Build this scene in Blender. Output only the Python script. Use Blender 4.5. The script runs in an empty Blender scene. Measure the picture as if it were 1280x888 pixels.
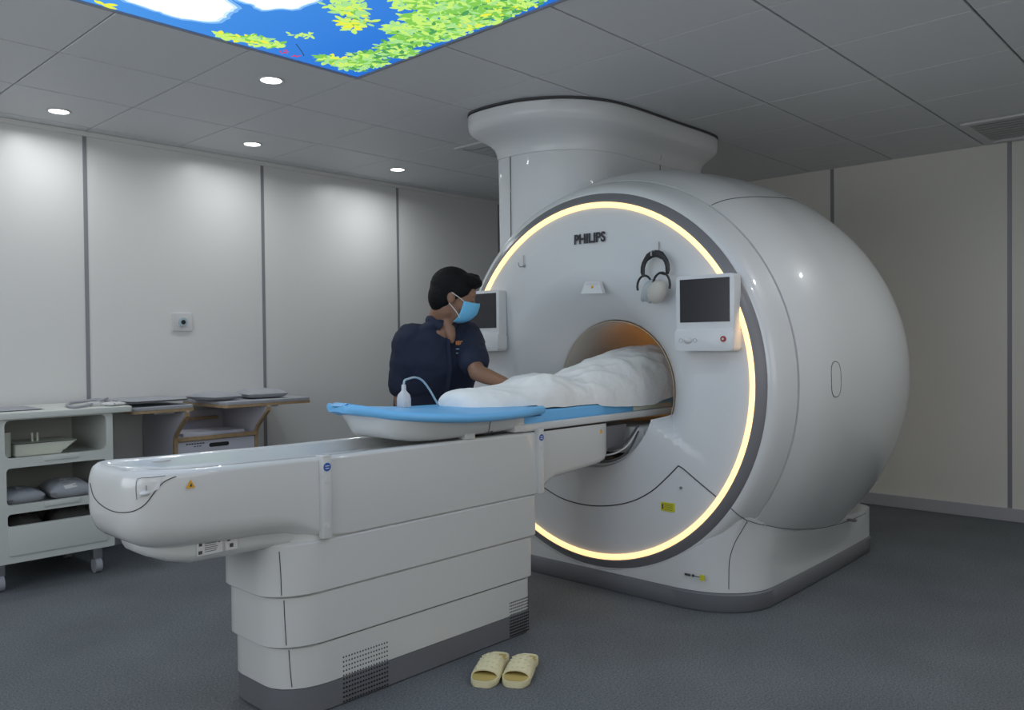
import bpy, bmesh, math, random
from mathutils import Vector, Matrix, noise
PI = math.pi
rnd = random.Random(7)
COL = bpy.context.scene.collection

# ------------------------------------------------------------------ camera
H = 2.515                       # ceiling height
CAM = Vector((-2.45029, -3.30155, 1.21932))
FW = Vector((0.72850, 0.68488, -0.01465)).normalized()
_r = FW.cross(Vector((0, 0, 1))).normalized(); _u = _r.cross(FW)
ROLL = -0.01026
CR = _r*math.cos(ROLL) + _u*math.sin(ROLL)
CU = -_r*math.sin(ROLL) + _u*math.cos(ROLL)
F = 1029.55
def at(px, py, t):              # point at depth t
    return CAM + (FW + CR*((px-640)/F) + CU*((444-py)/F))*t
def on(px, py, ax, v):          # point where a sight line meets an axis plane
    d = FW + CR*((px-640)/F) + CU*((444-py)/F)
    i = 'xyz'.index(ax)
    return CAM + d*((v-CAM[i])/d[i])
cd = bpy.data.cameras.new('camera'); cam = bpy.data.objects.new('camera', cd); COL.objects.link(cam)
cd.sensor_width = 36; cd.lens = F/1280*36; cd.clip_start = .05
M = Matrix.Identity(4)
for i in range(3):
    M[i][0] = CR[i]; M[i][1] = CU[i]; M[i][2] = -FW[i]; M[i][3] = CAM[i]
cam.matrix_world = M
sc = bpy.context.scene; sc.camera = cam
sc.view_settings.view_transform = 'Standard'; sc.view_settings.look = 'None'
sc.view_settings.gamma = 1; sc.view_settings.exposure = 0.0
try: sc.view_settings.use_curve_mapping = False
except Exception: pass

# --------------------------------------------------------------- materials
def mat(name, col, rough=.5, metal=0, coat=0, emit=None, es=0, bump=None, spec=None, noisecol=None, alpha=None, sub=0):
    m = bpy.data.materials.new(name); m.use_nodes = True
    nt = m.node_tree; b = nt.nodes['Principled BSDF']
    b.inputs['Base Color'].default_value = (*col, 1)
    b.inputs['Roughness'].default_value = rough
    b.inputs['Metallic'].default_value = metal
    b.inputs['Coat Weight'].default_value = coat
    b.inputs['Coat Roughness'].default_value = .045
    if spec is not None: b.inputs['Specular IOR Level'].default_value = spec
    if sub: 
        b.inputs['Subsurface Weight'].default_value = sub; b.inputs['Subsurface Scale'].default_value = .01
    if emit: 
        b.inputs['Emission Color'].default_value = (*emit, 1); b.inputs['Emission Strength'].default_value = es
    tc = nt.nodes.new('ShaderNodeTexCoord')
    if noisecol:                # (scale, amount)
        n = nt.nodes.new('ShaderNodeTexNoise'); n.inputs['Scale'].default_value = noisecol[0]; n.inputs['Detail'].default_value = 3
        nt.links.new(tc.outputs['Object'], n.inputs['Vector'])
        r = nt.nodes.new('ShaderNodeMapRange'); r.inputs[1].default_value = .3; r.inputs[2].default_value = .7
        r.inputs[3].default_value = 1-noisecol[1]; r.inputs[4].default_value = 1+noisecol[1]
        nt.links.new(n.outputs['Fac'], r.inputs[0])
        mx = nt.nodes.new('ShaderNodeMix'); mx.data_type = 'RGBA'; mx.blend_type = 'MULTIPLY'; mx.inputs[0].default_value = 1
        mx.inputs[6].default_value = (*col, 1); nt.links.new(r.outputs[0], mx.inputs[7])
        nt.links.new(mx.outputs[2], b.inputs['Base Color'])
    if bump:                    # (scale, strength, distance)
        n = nt.nodes.new('ShaderNodeTexNoise'); n.inputs['Scale'].default_value = bump[0]; n.inputs['Detail'].default_value = 4
        nt.links.new(tc.outputs['Object'], n.inputs['Vector'])
        bp = nt.nodes.new('ShaderNodeBump'); bp.inputs['Strength'].default_value = bump[1]; bp.inputs['Distance'].default_value = bump[2]
        nt.links.new(n.outputs['Fac'], bp.inputs['Height']); nt.links.new(bp.outputs[0], b.inputs['Normal'])
    return m
MT = {}
MT['wall'] = mat('wall_panel', (.70,.70,.685), .38, bump=(60,.03,.002))
MT['wall_side'] = mat('wall_panel_matt', (.74,.73,.68), .5)
MT['seam_metal'] = mat('seam_strip', (.27,.27,.29), .4, metal=.2)
MT['tile'] = mat('ceiling_tile', (.66,.675,.69), .5, spec=.35, bump=(450,.06,.001))
MT['dark'] = mat('dark_gap', (.015,.015,.018), .8)
MT['skirt'] = mat('skirting', (.42,.42,.45), .45)
MT['white'] = mat('gloss_white', (.65,.665,.67), .36, coat=.7)
MT['panelw'] = mat('front_white', (.70,.715,.73), .36, coat=.25)
MT['tablew'] = mat('couch_white', (.62,.63,.62), .32, coat=.8)
MT['grey'] = mat('plinth_grey', (.155,.16,.175), .45)
MT['greyring'] = mat('ring_grey', (.20,.20,.215), .35)
MT['line'] = mat('joint_line', (.06,.06,.065), .6)
MT['light'] = mat('ring_light', (1,.8,.5), .5, emit=(1,.60,.26), es=1.5)
MT['bore'] = mat('bore_liner', (.62,.59,.55), .4)
MT['boreedge'] = mat('bore_edge', (.52,.43,.32), .5)
MT['borelight'] = mat('bore_lamp', (1,.6,.2), .5, emit=(1,.40,.07), es=6)
MT['screen'] = mat('screen_glass', (.022,.022,.028), .22)
MT['red'] = mat('red_button', (.35,.01,.02), .3)
MT['black'] = mat('black_plastic', (.012,.013,.016), .4)
MT['yellow'] = mat('yellow_label', (.62,.60,.02), .5)
MT['amber'] = mat('amber_label', (.75,.38,.02), .5)
MT['bluelab'] = mat('blue_label', (.02,.10,.42), .4)
MT['labelw'] = mat('label_white', (.62,.62,.62), .5)
MT['logo'] = mat('logo_ink', (.025,.025,.035), .5)
MT['pad'] = mat('blue_vinyl', (.17,.50,.86), .45, coat=.05)
MT['sheet'] = mat('white_sheet', (.86,.87,.86), .85, bump=(15,.6,.014))
MT['shirt'] = mat('navy_cotton', (.0085,.014,.036), .85, bump=(160,.2,.002))
MT['trouser'] = mat('dark_cotton', (.01,.011,.014), .85)
MT['skin'] = mat('skin', (.24,.125,.075), .5, sub=.05, noisecol=(8,.08))
MT['hair'] = mat('hair', (.004,.004,.005), .7, spec=.2, bump=(90,.8,.006))
MT['mask'] = mat('mask_blue', (.16,.52,.80), .7)
MT['cream'] = mat('cream_rubber', (.72,.66,.42), .55)
MT['insole'] = mat('insole_ochre', (.50,.38,.12), .7)
MT['ply'] = mat('birch_ply', (.36,.25,.14), .55, noisecol=(40,.15))
MT['laminate'] = mat('white_laminate', (.50,.50,.56), .45)
MT['cart'] = mat('cart_white', (.60,.62,.58), .45)
MT['greypad'] = mat('grey_pad', (.34,.35,.38), .7, bump=(40,.2,.003))
MT['darkpad'] = mat('dark_pad', (.08,.08,.075), .8)
MT['tray'] = mat('tray_white', (.62,.64,.54), .4)
MT['cable'] = mat('cable_grey', (.42,.52,.58), .5)
MT['metal'] = mat('steel', (.4,.4,.42), .3, metal=.8)
MT['orange'] = mat('orange_thread', (.5,.2,.08), .8)
MT['white2'] = mat('thread_white', (.25,.35,.5), .8)
MT['diffuser'] = mat('grille', (.62,.62,.63), .5)
MT['lampglass'] = mat('lamp_glass', (1,1,1), .5, emit=(.95,.98,1), es=6)
MT['cushion'] = mat('ear_cushion', (.52,.50,.46), .6)
MT['clear'] = mat('cup_plastic', (.42,.45,.47), .25)

# floor: speckled blue grey sheet
def floor_mat():
    m = mat('floor_sheet', (.07,.08,.09), .62, spec=.3); nt = m.node_tree; b = nt.nodes['Principled BSDF']
    tc = nt.nodes.new('ShaderNodeTexCoord')
    n1 = nt.nodes.new('ShaderNodeTexNoise'); n1.inputs['Scale'].default_value = 130; n1.inputs['Detail'].default_value = 4; n1.inputs['Roughness'].default_value = .8
    n2 = nt.nodes.new('ShaderNodeTexNoise'); n2.inputs['Scale'].default_value = 2.2; n2.inputs['Detail'].default_value = 5
    for n in (n1, n2): nt.links.new(tc.outputs['Object'], n.inputs['Vector'])
    cr = nt.nodes.new('ShaderNodeValToRGB')
    cr.color_ramp.elements[0].position = .36; cr.color_ramp.elements[0].color = (.062,.070,.076,1)
    cr.color_ramp.elements[1].position = .64; cr.color_ramp.elements[1].color = (.195,.212,.228,1)
    nt.links.new(n1.outputs['Fac'], cr.inputs[0])
    r = nt.nodes.new('ShaderNodeMapRange'); r.inputs[1].default_value = .3; r.inputs[2].default_value = .7; r.inputs[3].default_value = .88; r.inputs[4].default_value = 1.12
    nt.links.new(n2.outputs['Fac'], r.inputs[0])
    mx = nt.nodes.new('ShaderNodeMix'); mx.data_type = 'RGBA'; mx.blend_type = 'MULTIPLY'; mx.inputs[0].default_value = 1
    nt.links.new(cr.outputs[0], mx.inputs[6]); nt.links.new(r.outputs[0], mx.inputs[7]); nt.links.new(mx.outputs[2], b.inputs['Base Color'])
    return m
MT['floor'] = floor_mat()

# ----------------------------------------------------------------- helpers
def finish(name, bm, m, parent=None, smooth=True, ang=38):
    bmesh.ops.recalc_face_normals(bm, faces=bm.faces[:])
    me = bpy.data.meshes.new(name); bm.to_mesh(me); bm.free()
    if isinstance(m, (list, tuple)):
        for k in m: me.materials.append(MT[k])
    else: me.materials.append(MT[m])
    if smooth:
        for p in me.polygons: p.use_smooth = True
        me.set_sharp_from_angle(angle=math.radians(ang))
    o = bpy.data.objects.new(name, me); COL.objects.link(o)
    if parent is not None:
        o.parent = parent
        o.matrix_parent_inverse = parent.matrix_world.inverted() if False else Matrix.Translation(-Vector(parent.location)) if parent.rotation_euler.z == 0 else parent.matrix_basis.inverted()
    return o
def tag(o, label, cat, group=None, kind=None):
    if label: o['label'] = label
    if cat: o['category'] = cat
    if group: o['group'] = group
    if kind: o['kind'] = kind
    return o
def thing(name, label, cat, loc=(0,0,0), group=None):
    o = bpy.data.objects.new(name, None); COL.objects.link(o); o.location = loc; o.empty_display_size = .1
    return tag(o, label, cat, group)
def struct(name, bm, m, parent=None, **k):
    o = finish(name, bm, m, parent, **k)
    if parent is None: o['kind'] = 'structure'
    return o
def nb(): return bmesh.new()
def box(bm, a, b, bev=0, seg=2, mi=0):
    a = Vector(a); b = Vector(b)
    t = bmesh.new(); bmesh.ops.create_cube(t, size=1)
    for v in t.verts:
        v.co = Vector(((a.x+b.x)/2 + v.co.x*abs(b.x-a.x), (a.y+b.y)/2 + v.co.y*abs(b.y-a.y), (a.z+b.z)/2 + v.co.z*abs(b.z-a.z)))
    if bev: bmesh.ops.bevel(t, geom=t.edges[:], offset=bev, segments=seg, affect='EDGES', profile=.6)
    for f in t.faces: f.material_index = mi
    merge(bm, t)
def merge(bm, t, mtx=None):
    if mtx is not None: bmesh.ops.transform(t, matrix=mtx, verts=t.verts[:])
    me = bpy.data.meshes.new('tmp'); t.to_mesh(me); t.free(); bm.from_mesh(me); bpy.data.meshes.remove(me)
def loft(bm, rings, cap=True, closed=True, mi=0):
    vs = [[bm.verts.new(p) for p in r] for r in rings]
    n = len(vs[0])
    for a, b in zip(vs, vs[1:]):
        for i in range(n if closed else n-1):
            f = bm.faces.new((a[i], a[(i+1) % n], b[(i+1) % n], b[i])); f.material_index = mi
    if cap and closed:
        for r in (vs[0], vs[-1]):
            try: f = bm.faces.new(r); f.material_index = mi
            except Exception: pass
    return vs
def cat(pts, k=6, closed=False):        # Catmull-Rom
    P = [Vector(p) for p in pts]; n = len(P); out = []
    segs = n if closed else n-1
    for i in range(segs):
        p0 = P[(i-1) % n] if closed or i > 0 else P[0]; p1 = P[i]; p2 = P[(i+1) % n]
        p3 = P[(i+2) % n] if closed or i+2 < n else P[-1]
        for j in range(k):
            t = j/k
            out.append(.5*((2*p1)+(-p0+p2)*t+(2*p0-5*p1+4*p2-p3)*t*t+(-p0+3*p1-3*p2+p3)*t**3))
    if not closed: out.append(P[-1])
    return out
def tube(bm, pts, r, n=8, closed=False, mi=0, flat=None):
    P = [Vector(p) for p in pts]; N = len(P)
    R = r if isinstance(r, (list, tuple)) else [r]*N
    T = []
    for i in range(N):
        a = P[(i-1) % N] if closed or i > 0 else P[0]; b = P[(i+1) % N] if closed or i < N-1 else P[-1]
        T.append((b-a).normalized())
    up = Vector((0,0,1)) if abs(T[0].z) < .9 else Vector((1,0,0))
    nx = T[0].cross(up).normalized(); rings = []
    for i in range(N):
        nx = (nx - T[i]*nx.dot(T[i])).normalized(); ny = T[i].cross(nx)
        e = flat or (1, 1)
        rings.append([P[i] + (nx*math.cos(2*PI*k/n)*e[0] + ny*math.sin(2*PI*k/n)*e[1])*R[i] for k in range(n)])
    if closed: rings.append(rings[0]); 
    loft(bm, rings, cap=not closed, mi=mi)
    if closed: bmesh.ops.remove_doubles(bm, verts=bm.verts[:], dist=1e-6)
def rrect(a0, a1, b0, b1, r, k=5):      # rounded rectangle outline in 2D
    out = []
    for cx, cy, s in ((a1-r, b1-r, 0), (a0+r, b1-r, 1), (a0+r, b0+r, 2), (a1-r, b0+r, 3)):
        for j in range(k+1):
            t = (s + j/k)*PI/2
            out.append((cx+r*math.cos(t), cy+r*math.sin(t)))
    return out
def prism(bm, out, ax, v0, v1, bev=0, mi=0):
    def P(p, v):
        return {'x': (v, p[0], p[1]), 'y': (p[0], v, p[1]), 'z': (p[0], p[1], v)}[ax]
    t = bmesh.new()
    loft(t, [[P(p, v0) for p in out], [P(p, v1) for p in out]])
    if bev:
        es = [e for e in t.edges if any(len(f.verts) > 4 for f in e.link_faces)]
        bmesh.ops.bevel(t, geom=es, offset=bev, segments=2, affect='EDGES', profile=.6)
    for f in t.faces: f.material_index = mi
    merge(bm, t)
def plate(bm, outer, holes, ax, v0, v1, mi=0):
    def P(p, v): return {'x': (v, p[0], p[1]), 'y': (p[0], v, p[1]), 'z': (p[0], p[1], v)}[ax]
    t = bmesh.new(); es = []
    for loop in [outer]+holes:
        vs = [t.verts.new(P(p, v0)) for p in loop]
        for i in range(len(vs)): es.append(t.edges.new((vs[i], vs[(i+1) % len(vs)])))
    bmesh.ops.triangle_fill(t, edges=es, use_beauty=True, use_dissolve=False)
    r = bmesh.ops.extrude_face_region(t, geom=t.faces[:])
    d = Vector(P((0, 0), v1-v0))
    for g in r['geom']:
        if isinstance(g, bmesh.types.BMVert): g.co += d
    for f in t.faces: f.material_index = mi
    merge(bm, t)
def ell(bm, c, r, rot=None, seg=24, mi=0):
    t = bmesh.new(); bmesh.ops.create_uvsphere(t, u_segments=seg, v_segments=seg//2, radius=1)
    m = Matrix.Translation(Vector(c)) @ (rot.to_4x4() if rot is not None else Matrix.Identity(4)) @ Matrix.Diagonal((*r, 1))
    for f in t.faces: f.material_index = mi
    merge(bm, t, m)
def cyl(bm, a, b, r, r2=None, n=24, mi=0):
    tube(bm, [a, b], [r, r2 if r2 is not None else r], n=n, mi=mi)
def text_mesh(name, s, size, mtx, m, parent, bold=0, depth=.001, sx=1):
    cu = bpy.data.curves.new('t', 'FONT'); cu.body = s; cu.size = size; cu.align_x = 'CENTER'; cu.align_y = 'CENTER'; cu.offset = bold; cu.extrude = depth
    o = bpy.data.objects.new('t', cu); COL.objects.link(o)
    dg = bpy.context.evaluated_depsgraph_get(); me = bpy.data.meshes.new_from_object(o.evaluated_get(dg))
    bpy.data.objects.remove(o); me.transform(mtx @ Matrix.Diagonal((sx,1,1,1)))
    bm = bmesh.new(); bm.from_mesh(me); bpy.data.meshes.remove(me)
    for f in bm.faces: f.material_index = 0
    return finish(name, bm, m, parent, smooth=False)
def frame_mtx(loc, X, Z):       # basis with text X direction and normal Z
    X = Vector(X).normalized(); Z = Vector(Z).normalized(); Y = Z.cross(X)
    m = Matrix.Identity(4)
    for i in range(3): m[i][0] = X[i]; m[i][1] = Y[i]; m[i][2] = Z[i]; m[i][3] = loc[i]
    return m
from mathutils.bvhtree import BVHTree
def onmesh(o, pts, lift=.0005):  # follow a line over surfaces of the scene
    T = []
    for q in (o if isinstance(o, (list, tuple)) else [o]):
        T.append(BVHTree.FromPolygons([v.co[:] for v in q.data.vertices], [p.vertices[:] for p in q.data.polygons]))
    out = []
    for px, py in pts:
        d = (FW + CR*((px-640)/F) + CU*((444-py)/F)).normalized(); best = None
        for t in T:
            h, nr, i, di = t.ray_cast(CAM, d)
            if h is not None and (best is None or di < best[2]): best = (h, nr, di)
        if best:
            h, nr, di = best
            if nr.dot(d) > 0: nr = -nr
            out.append(h+nr*lift)
    return out
def seam_on(o, pts, r=.0016, m='line', parent=None, name='joint', k=5):
    P = onmesh(o, cat([Vector((a,b,0)) for a,b in pts], k) and [(q.x,q.y) for q in cat([Vector((a,b,0)) for a,b in pts], k)])
    if len(P) < 2: return None
    bm = bmesh.new(); tube(bm, P, r, 6); return finish(name, bm, m, parent)
def remesh(o, vox, sm=4, fac=.5):
    m = o.modifiers.new('r', 'REMESH'); m.mode = 'VOXEL'; m.voxel_size = vox; m.use_smooth_shade = True
    if sm:
        s = o.modifiers.new('s', 'SMOOTH'); s.iterations = sm; s.factor = fac

# ============================================================ THE SETTING
YW, XW, YR, XB = 1.9555, 3.7916, -4.3, -3.7
bm = nb(); box(bm, (XB-.1,YR-.1,-.1), (XW+.1,YW+.1,0)); struct('floor', bm, 'floor', smooth=False)
bm = nb(); box(bm, (XB-.1,YW,0), (XW+.1,YW+.1,H+.1)); struct('wall_left', bm, 'wall', smooth=False)
bm = nb(); box(bm, (XW,YR-.1,0), (XW+.1,YW,H+.1)); struct('wall_far', bm, 'wall_side', smooth=False)
bm = nb(); box(bm, (XB-.1,YR-.1,0), (XW,YR,H+.1)); struct('wall_right', bm, 'wall_side', smooth=False)
bm = nb(); box(bm, (XB-.1,YR,0), (XB,YW,H+.1)); struct('wall_back', bm, 'wall_side', smooth=False)
io = {-2:.045,-1:.017,0:-.015,1:-.01,2:-.008,3:.001,4:-.009,5:-.02}
jo = {-2:.047,-1:.025,0:.002,1:-.026,2:-.03,3:-.019,4:.002}
gx = lambda i: .6*i + io.get(i, .045 if i < -2 else -.02)
gy = lambda j: -.6*j + jo.get(j, .047 if j < -2 else 0)
bm = nb()
xs = [XB] + [gx(i) for i in range(-6, 7) if XB+.05 < gx(i) < XW-.05] + [XW]
ys = [YR] + [gy(j) for j in range(7, -4, -1) if YR+.05 < gy(j) < YW-.05] + [YW]
SKY = (gx(-4), gx(0), gy(4), gy(0))
for a, b in zip(xs, xs[1:]):
    for c, d in zip(ys, ys[1:]):
        if a >= SKY[0]-.01 and b <= SKY[1]+.01 and c >= SKY[2]-.01 and d <= SKY[3]+.01: continue
        box(bm, (a+.0032,c+.0055,H), (b-.0032,d-.0055,H+.02), .0015, 1, 0)
box(bm, (XB-.1,YR-.1,H+.021), (XW+.1,YW+.1,H+.1), mi=1)
struct('ceiling', bm, ['tile','dark'], smooth=False)
# panel joints in the walls
n = 0
for x, w in ((gx(-1)-.003,.022),(gx(1),.022),(gx(3),.022),(gx(5)-.0,.022),(-1.8,.022),(-3.0,.022)):
    n += 1; bm = nb(); box(bm, (x-w/2,YW-.004,0), (x+w/2,YW+.002,H-.002)); struct('trim_%d' % n, bm, 'seam_metal', smooth=False)
for y in (-.787, -1.966, -3.145, .4, 1.58):
    n += 1; bm = nb(); box(bm, (XW-.004,y-.013,.086), (XW+.002,y+.013,H-.002)); struct('trim_%d' % n, bm, 'seam_metal', smooth=False)
n += 1; bm = nb(); box(bm, (XB,YW-.014,H-.03), (XW,YW,H-.001), .003); struct('trim_%d' % n, bm, 'wall', smooth=False)
bm = nb(); box(bm, (XW-.014,YR,0), (XW,YW,.086), .003); struct('baseboard_far', bm, 'skirt', smooth=False)
bm = nb(); box(bm, (XB,YW-.014,0), (XW-.015,YW,.086), .003); struct('baseboard_left', bm, 'skirt', smooth=False)

# illuminated sky panel
def sky_mat():
    m = bpy.data.materials.new('sky_print'); m.use_nodes = True; nt = m.node_tree; nt.nodes.clear()
    out = nt.nodes.new('ShaderNodeOutputMaterial'); em = nt.nodes.new('ShaderNodeEmission'); em.inputs[1].default_value = 1.0
    tc = nt.nodes.new('ShaderNodeTexCoord'); sep = nt.nodes.new('ShaderNodeSeparateXYZ'); nt.links.new(tc.outputs['Object'], sep.inputs[0])
    mp = nt.nodes.new('ShaderNodeMapRange'); mp.inputs[1].default_value = -1.6; mp.inputs[2].default_value = 0.2; nt.links.new(sep.outputs[0], mp.inputs[0])
    cr = nt.nodes.new('ShaderNodeValToRGB'); cr.color_ramp.elements[0].color = (.10,.38,.90,1); cr.color_ramp.elements[1].color = (.015,.15,.66,1)
    nt.links.new(mp.outputs[0], cr.inputs[0]); nt.links.new(cr.outputs[0], em.inputs[0]); nt.links.new(em.outputs[0], out.inputs[0])
    return m
MT['skyblue'] = sky_mat()
def emi(name, c, s=1.0):
    m = bpy.data.materials.new(name); m.use_nodes = True; nt = m.node_tree; nt.nodes.clear()
    out = nt.nodes.new('ShaderNodeOutputMaterial'); em = nt.nodes.new('ShaderNodeEmission'); em.inputs[0].default_value = (*c,1); em.inputs[1].default_value = s
    nt.links.new(em.outputs[0], out.inputs[0]); MT[name] = m
emi('print_white', (.95,.98,1), 1.9); emi('print_pale', (.55,.75,1), 1.2)
emi('leaf_a', (.24,.62,.10)); emi('leaf_b', (.60,.92,.20)); emi('leaf_c', (.09,.36,.12)); emi('leaf_d', (.85,.90,.08)); emi('leaf_e', (.42,.80,.30)); emi('print_soft', (.22,.50,.95)); emi('flower', (.7,.05,.12))
sky = thing('sky_light_panel', 'large backlit ceiling panel printed with blue sky, clouds and green leaves', 'ceiling light', ((SKY[0]+SKY[1])/2,(SKY[2]+SKY[3])/2,H))
bm = nb(); box(bm, (SKY[0]+.006,SKY[2]+.006,H+.004), (SKY[1]-.006,SKY[3]-.006,H+.014)); finish('sky_print', bm, 'skyblue', sky, smooth=False)
bm = nb()
plate(bm, [(SKY[0]+.002,SKY[2]+.002),(SKY[1]-.002,SKY[2]+.002),(SKY[1]-.002,SKY[3]-.002),(SKY[0]+.002,SKY[3]-.002)],
      [[(SKY[0]+.014,SKY[2]+.014),(SKY[1]-.014,SKY[2]+.014),(SKY[1]-.014,SKY[3]-.014),(SKY[0]+.014,SKY[3]-.014)]], 'z', H-.004, H+.004)
finish('frame', bm, 'seam_metal', sky, smooth=False)
def inside(x, y, m=.02): return SKY[0]+m < x < SKY[1]-m and SKY[2]+m < y < SKY[3]-m
# clouds
bm = nb()
def cloud(x, y, rx, ry, z, mi, rot=0):
    pts = []
    for k in range(64):
        t = 2*PI*k/64
        q = 1 + .30*noise.noise(Vector((math.cos(t)*1.6+x*3, math.sin(t)*1.6, y*3))) + .10*noise.noise(Vector((math.cos(t)*6+x, math.sin(t)*6, y)))
        px, py = rx*q*math.cos(t), ry*q*math.sin(t)
        X = x+px*math.cos(rot)-py*math.sin(rot); Y = y+px*math.sin(rot)+py*math.cos(rot)
        pts.append((min(max(X, SKY[0]+.015), SKY[1]-.015), min(max(Y, SKY[2]+.015), SKY[3]-.015), z))
    f = bm.faces.new([bm.verts.new(p) for p in pts]); f.material_index = mi
c1 = on(222,2,'z',H); c2 = on(345,-8,'z',H); c3 = on(170,-2,'z',H)
for c, rx, ry in ((c1,.17,.16),(c2,.13,.15)):
    cloud(c.x, c.y, rx*1.17, ry*1.17, H+.0038, 2); cloud(c.x, c.y, rx*1.08, ry*1.08, H+.0035, 1); cloud(c.x, c.y, rx, ry, H+.003, 0)
for k, (x, y, r) in enumerate(((-1.75,-.35,.28),(-1.5,-1.1,.35),(-.8,-1.5,.3),(-2.0,-1.9,.32),(-.9,-.95,.2),(-1.3,-2.1,.25))):
    cloud(x, y, r*1.1, r*.8, H+.0032-.0001*k, 1); cloud(x, y, r, r*.7, H+.0026-.0001*k, 0)
bmesh.ops.triangulate(bm, faces=bm.faces[:])
for f in bm.faces:
    if f.normal.z > 0: f.normal_flip()
finish('cloud_print', bm, ['print_white','print_pale','print_soft'], sky, smooth=False)
# leaves
bm = nb(); zc = [0]
def leaf(x, y, l, a, mi):
    w = l*.21
    if not inside(x, y, .03) or not inside(x+math.cos(a)*l, y+math.sin(a)*l, .016): return
    zc[0] += 1; z = H+.0018-.0014*((zc[0]*37) % 997)/997
    ca, sa = math.cos(a), math.sin(a); P = []
    for u, v in ((0,0),(.25,.8),(.6,1),(.85,.6),(1,0),(.85,-.6),(.6,-1),(.25,-.8)):
        P.append(bm.verts.new((x+ca*u*l-sa*v*w, y+sa*u*l+ca*v*w, z)))
    f = bm.faces.new(P); f.material_index = mi
def sprig(x, y, n, l=.04, cols=(0,1,2,1,4)):
    a0 = rnd.uniform(0, 2*PI)
    for k in range(n):
        leaf(x+rnd.gauss(0,.008), y+rnd.gauss(0,.008), l*rnd.uniform(.7,1.2), a0+k*2*PI/n+rnd.uniform(-.3,.3), rnd.choice(cols))
def blob(px, py, r, cnt, cols=(0,1,2,1,4), l=.052):
    c = on(px, py, 'z', H); cnt = max(2, int(cnt*.62)); r = r*.92
    if len(cols) > 2: cols = tuple(cols)+(1,4,0)
    for k in range(cnt):
        t = rnd.uniform(0, 2*PI); q = r*math.sqrt(rnd.random())
        sprig(c.x+q*math.cos(t), c.y+q*math.sin(t), 5, l, cols)
blob(447,12,.075,16,(1,3,4)); blob(440,26,.07,16,(1,3,4)); blob(432,34,.05,8,(1,3)); blob(425,2,.07,12,(1,4))
blob(462,75,.085,60); blob(440,82,.07,44); blob(415,76,.055,22,(0,1,3)); blob(495,62,.085,60,(0,1,2,4)); blob(520,48,.09,66,(0,1,4,2)); blob(550,38,.10,80,(0,1,2,4))
blob(510,70,.05,24,(2,2,0)); blob(480,84,.03,12,(2,0)); blob(500,36,.05,22,(1,4)); blob(530,28,.08,34,(1,0)); blob(560,18,.10,60,(0,1,4)); blob(600,22,.11,76,(0,1,2)); blob(640,10,.12,70,(0,1,2,3)); blob(585,34,.05,26,(3,3,1)); blob(610,5,.14,60,(0,1,2)); blob(575,4,.10,36,(0,4)); blob(545,2,.10,30,(1,0)); blob(500,4,.06,14,(1,4))
blob(300,48,.05,16,(0,1,3)); blob(320,52,.05,16,(1,3,0)); blob(340,56,.03,8,(1,0)); blob(278,46,.02,4,(1,3)); blob(125,8,.02,3,(3,3),.05); blob(140,12,.02,3,(3,3),.05); blob(255,44,.015,2,(1,))
blob(372,44,.012,2,(1,),.03); blob(386,45,.012,2,(1,),.03)
blob(358,66,.012,3,(5,),.018); blob(372,71,.012,3,(5,),.018)
blob(660,-10,.2,80); blob(620,-30,.25,90,(0,1,2))
for f in bm.faces:
    f.normal_update()
    if f.normal.z > 0: f.normal_flip()
finish('leaf_print', bm, ['leaf_a','leaf_b','leaf_c','leaf_d','leaf_e','flower'], sky, smooth=False)
bm = nb(); 
for a, b in (((430,20),(480,28)),((560,18),(640,12)),((370,55),(380,70))):
    p = on(*a,'z',H-.0005+.001); q = on(*b,'z',H+.0005); 
    m_ = (p+q)/2+Vector((.02,.015,0)); pts = cat([p,m_,q],5)
    for i in range(len(pts)-1):
        d = (pts[i+1]-pts[i]).normalized(); s = Vector((-d.y,d.x,0))*.0018
        bm.faces.new([bm.verts.new(v) for v in (pts[i]-s,pts[i]+s,pts[i+1]+s,pts[i+1]-s)])
finish('twig_print', bm, 'line', sky, smooth=False)

# downlights
def downlight(x, y, label, watt=9):
    t = thing('ceiling_downlight', label, 'ceiling light', (x,y,H), 'round ceiling downlights')
    bm = nb()
    rings = [[(x+r*math.cos(a*PI/16), y+r*math.sin(a*PI/16), z) for a in range(32)] for r, z in ((.062,H),(.064,H-.003),(.058,H-.006),(.050,H-.004),(.048,H+.0))]
    loft(bm, rings, cap=False); finish('bezel', bm, 'labelw', t)
    bm = nb(); loft(bm, [[(x+r*math.cos(a*PI/16), y+r*math.sin(a*PI/16), z) for a in range(32)] for r, z in ((.050,H-.001),(.050,H-.0035))]); finish('lamp_lens', bm, 'lampglass', t)
    ld = bpy.data.lights.new('downlight_lamp', 'AREA'); ld.shape = 'DISK'; ld.size = .09; ld.energy = watt; ld.color = (.95,.98,1.0); ld.spread = math.radians(165)
    lo = bpy.data.objects.new('downlight_lamp', ld); COL.objects.link(lo); lo.location = (x,y,H-.008); lo.parent = t; lo.matrix_parent_inverse = Matrix.Translation((-x,-y,-H))
W = 4.0
downlight(-.84, 1.60, 'downlight in the ceiling near the left wall, leftmost in the photo', W*.8)
downlight(-.304, .31, 'downlight just left of the sky panel edge, biggest in the photo', W)
downlight(.284, 1.54, 'downlight near the left wall above the wall plate, between the two others along that wall', W*.85)
downlight(1.439, 1.50, 'downlight near the left wall closest to the scanner column', W*1.2)
downlight(-.3, -2.75, 'unseen downlight over the open floor right of the couch', W*1.35)  # three lamps added out of view after barrel highlights, boosted to brighten this side
downlight(.9, -2.75, 'unseen downlight over the open floor beside the front of the scanner', W*1.35)
downlight(2.1, -2.75, 'unseen downlight over the open floor beside the rear of the scanner', W*1.35)
downlight(-2.1, 1.5, 'downlight near the left wall, beyond the left edge of the photo', W)

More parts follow.
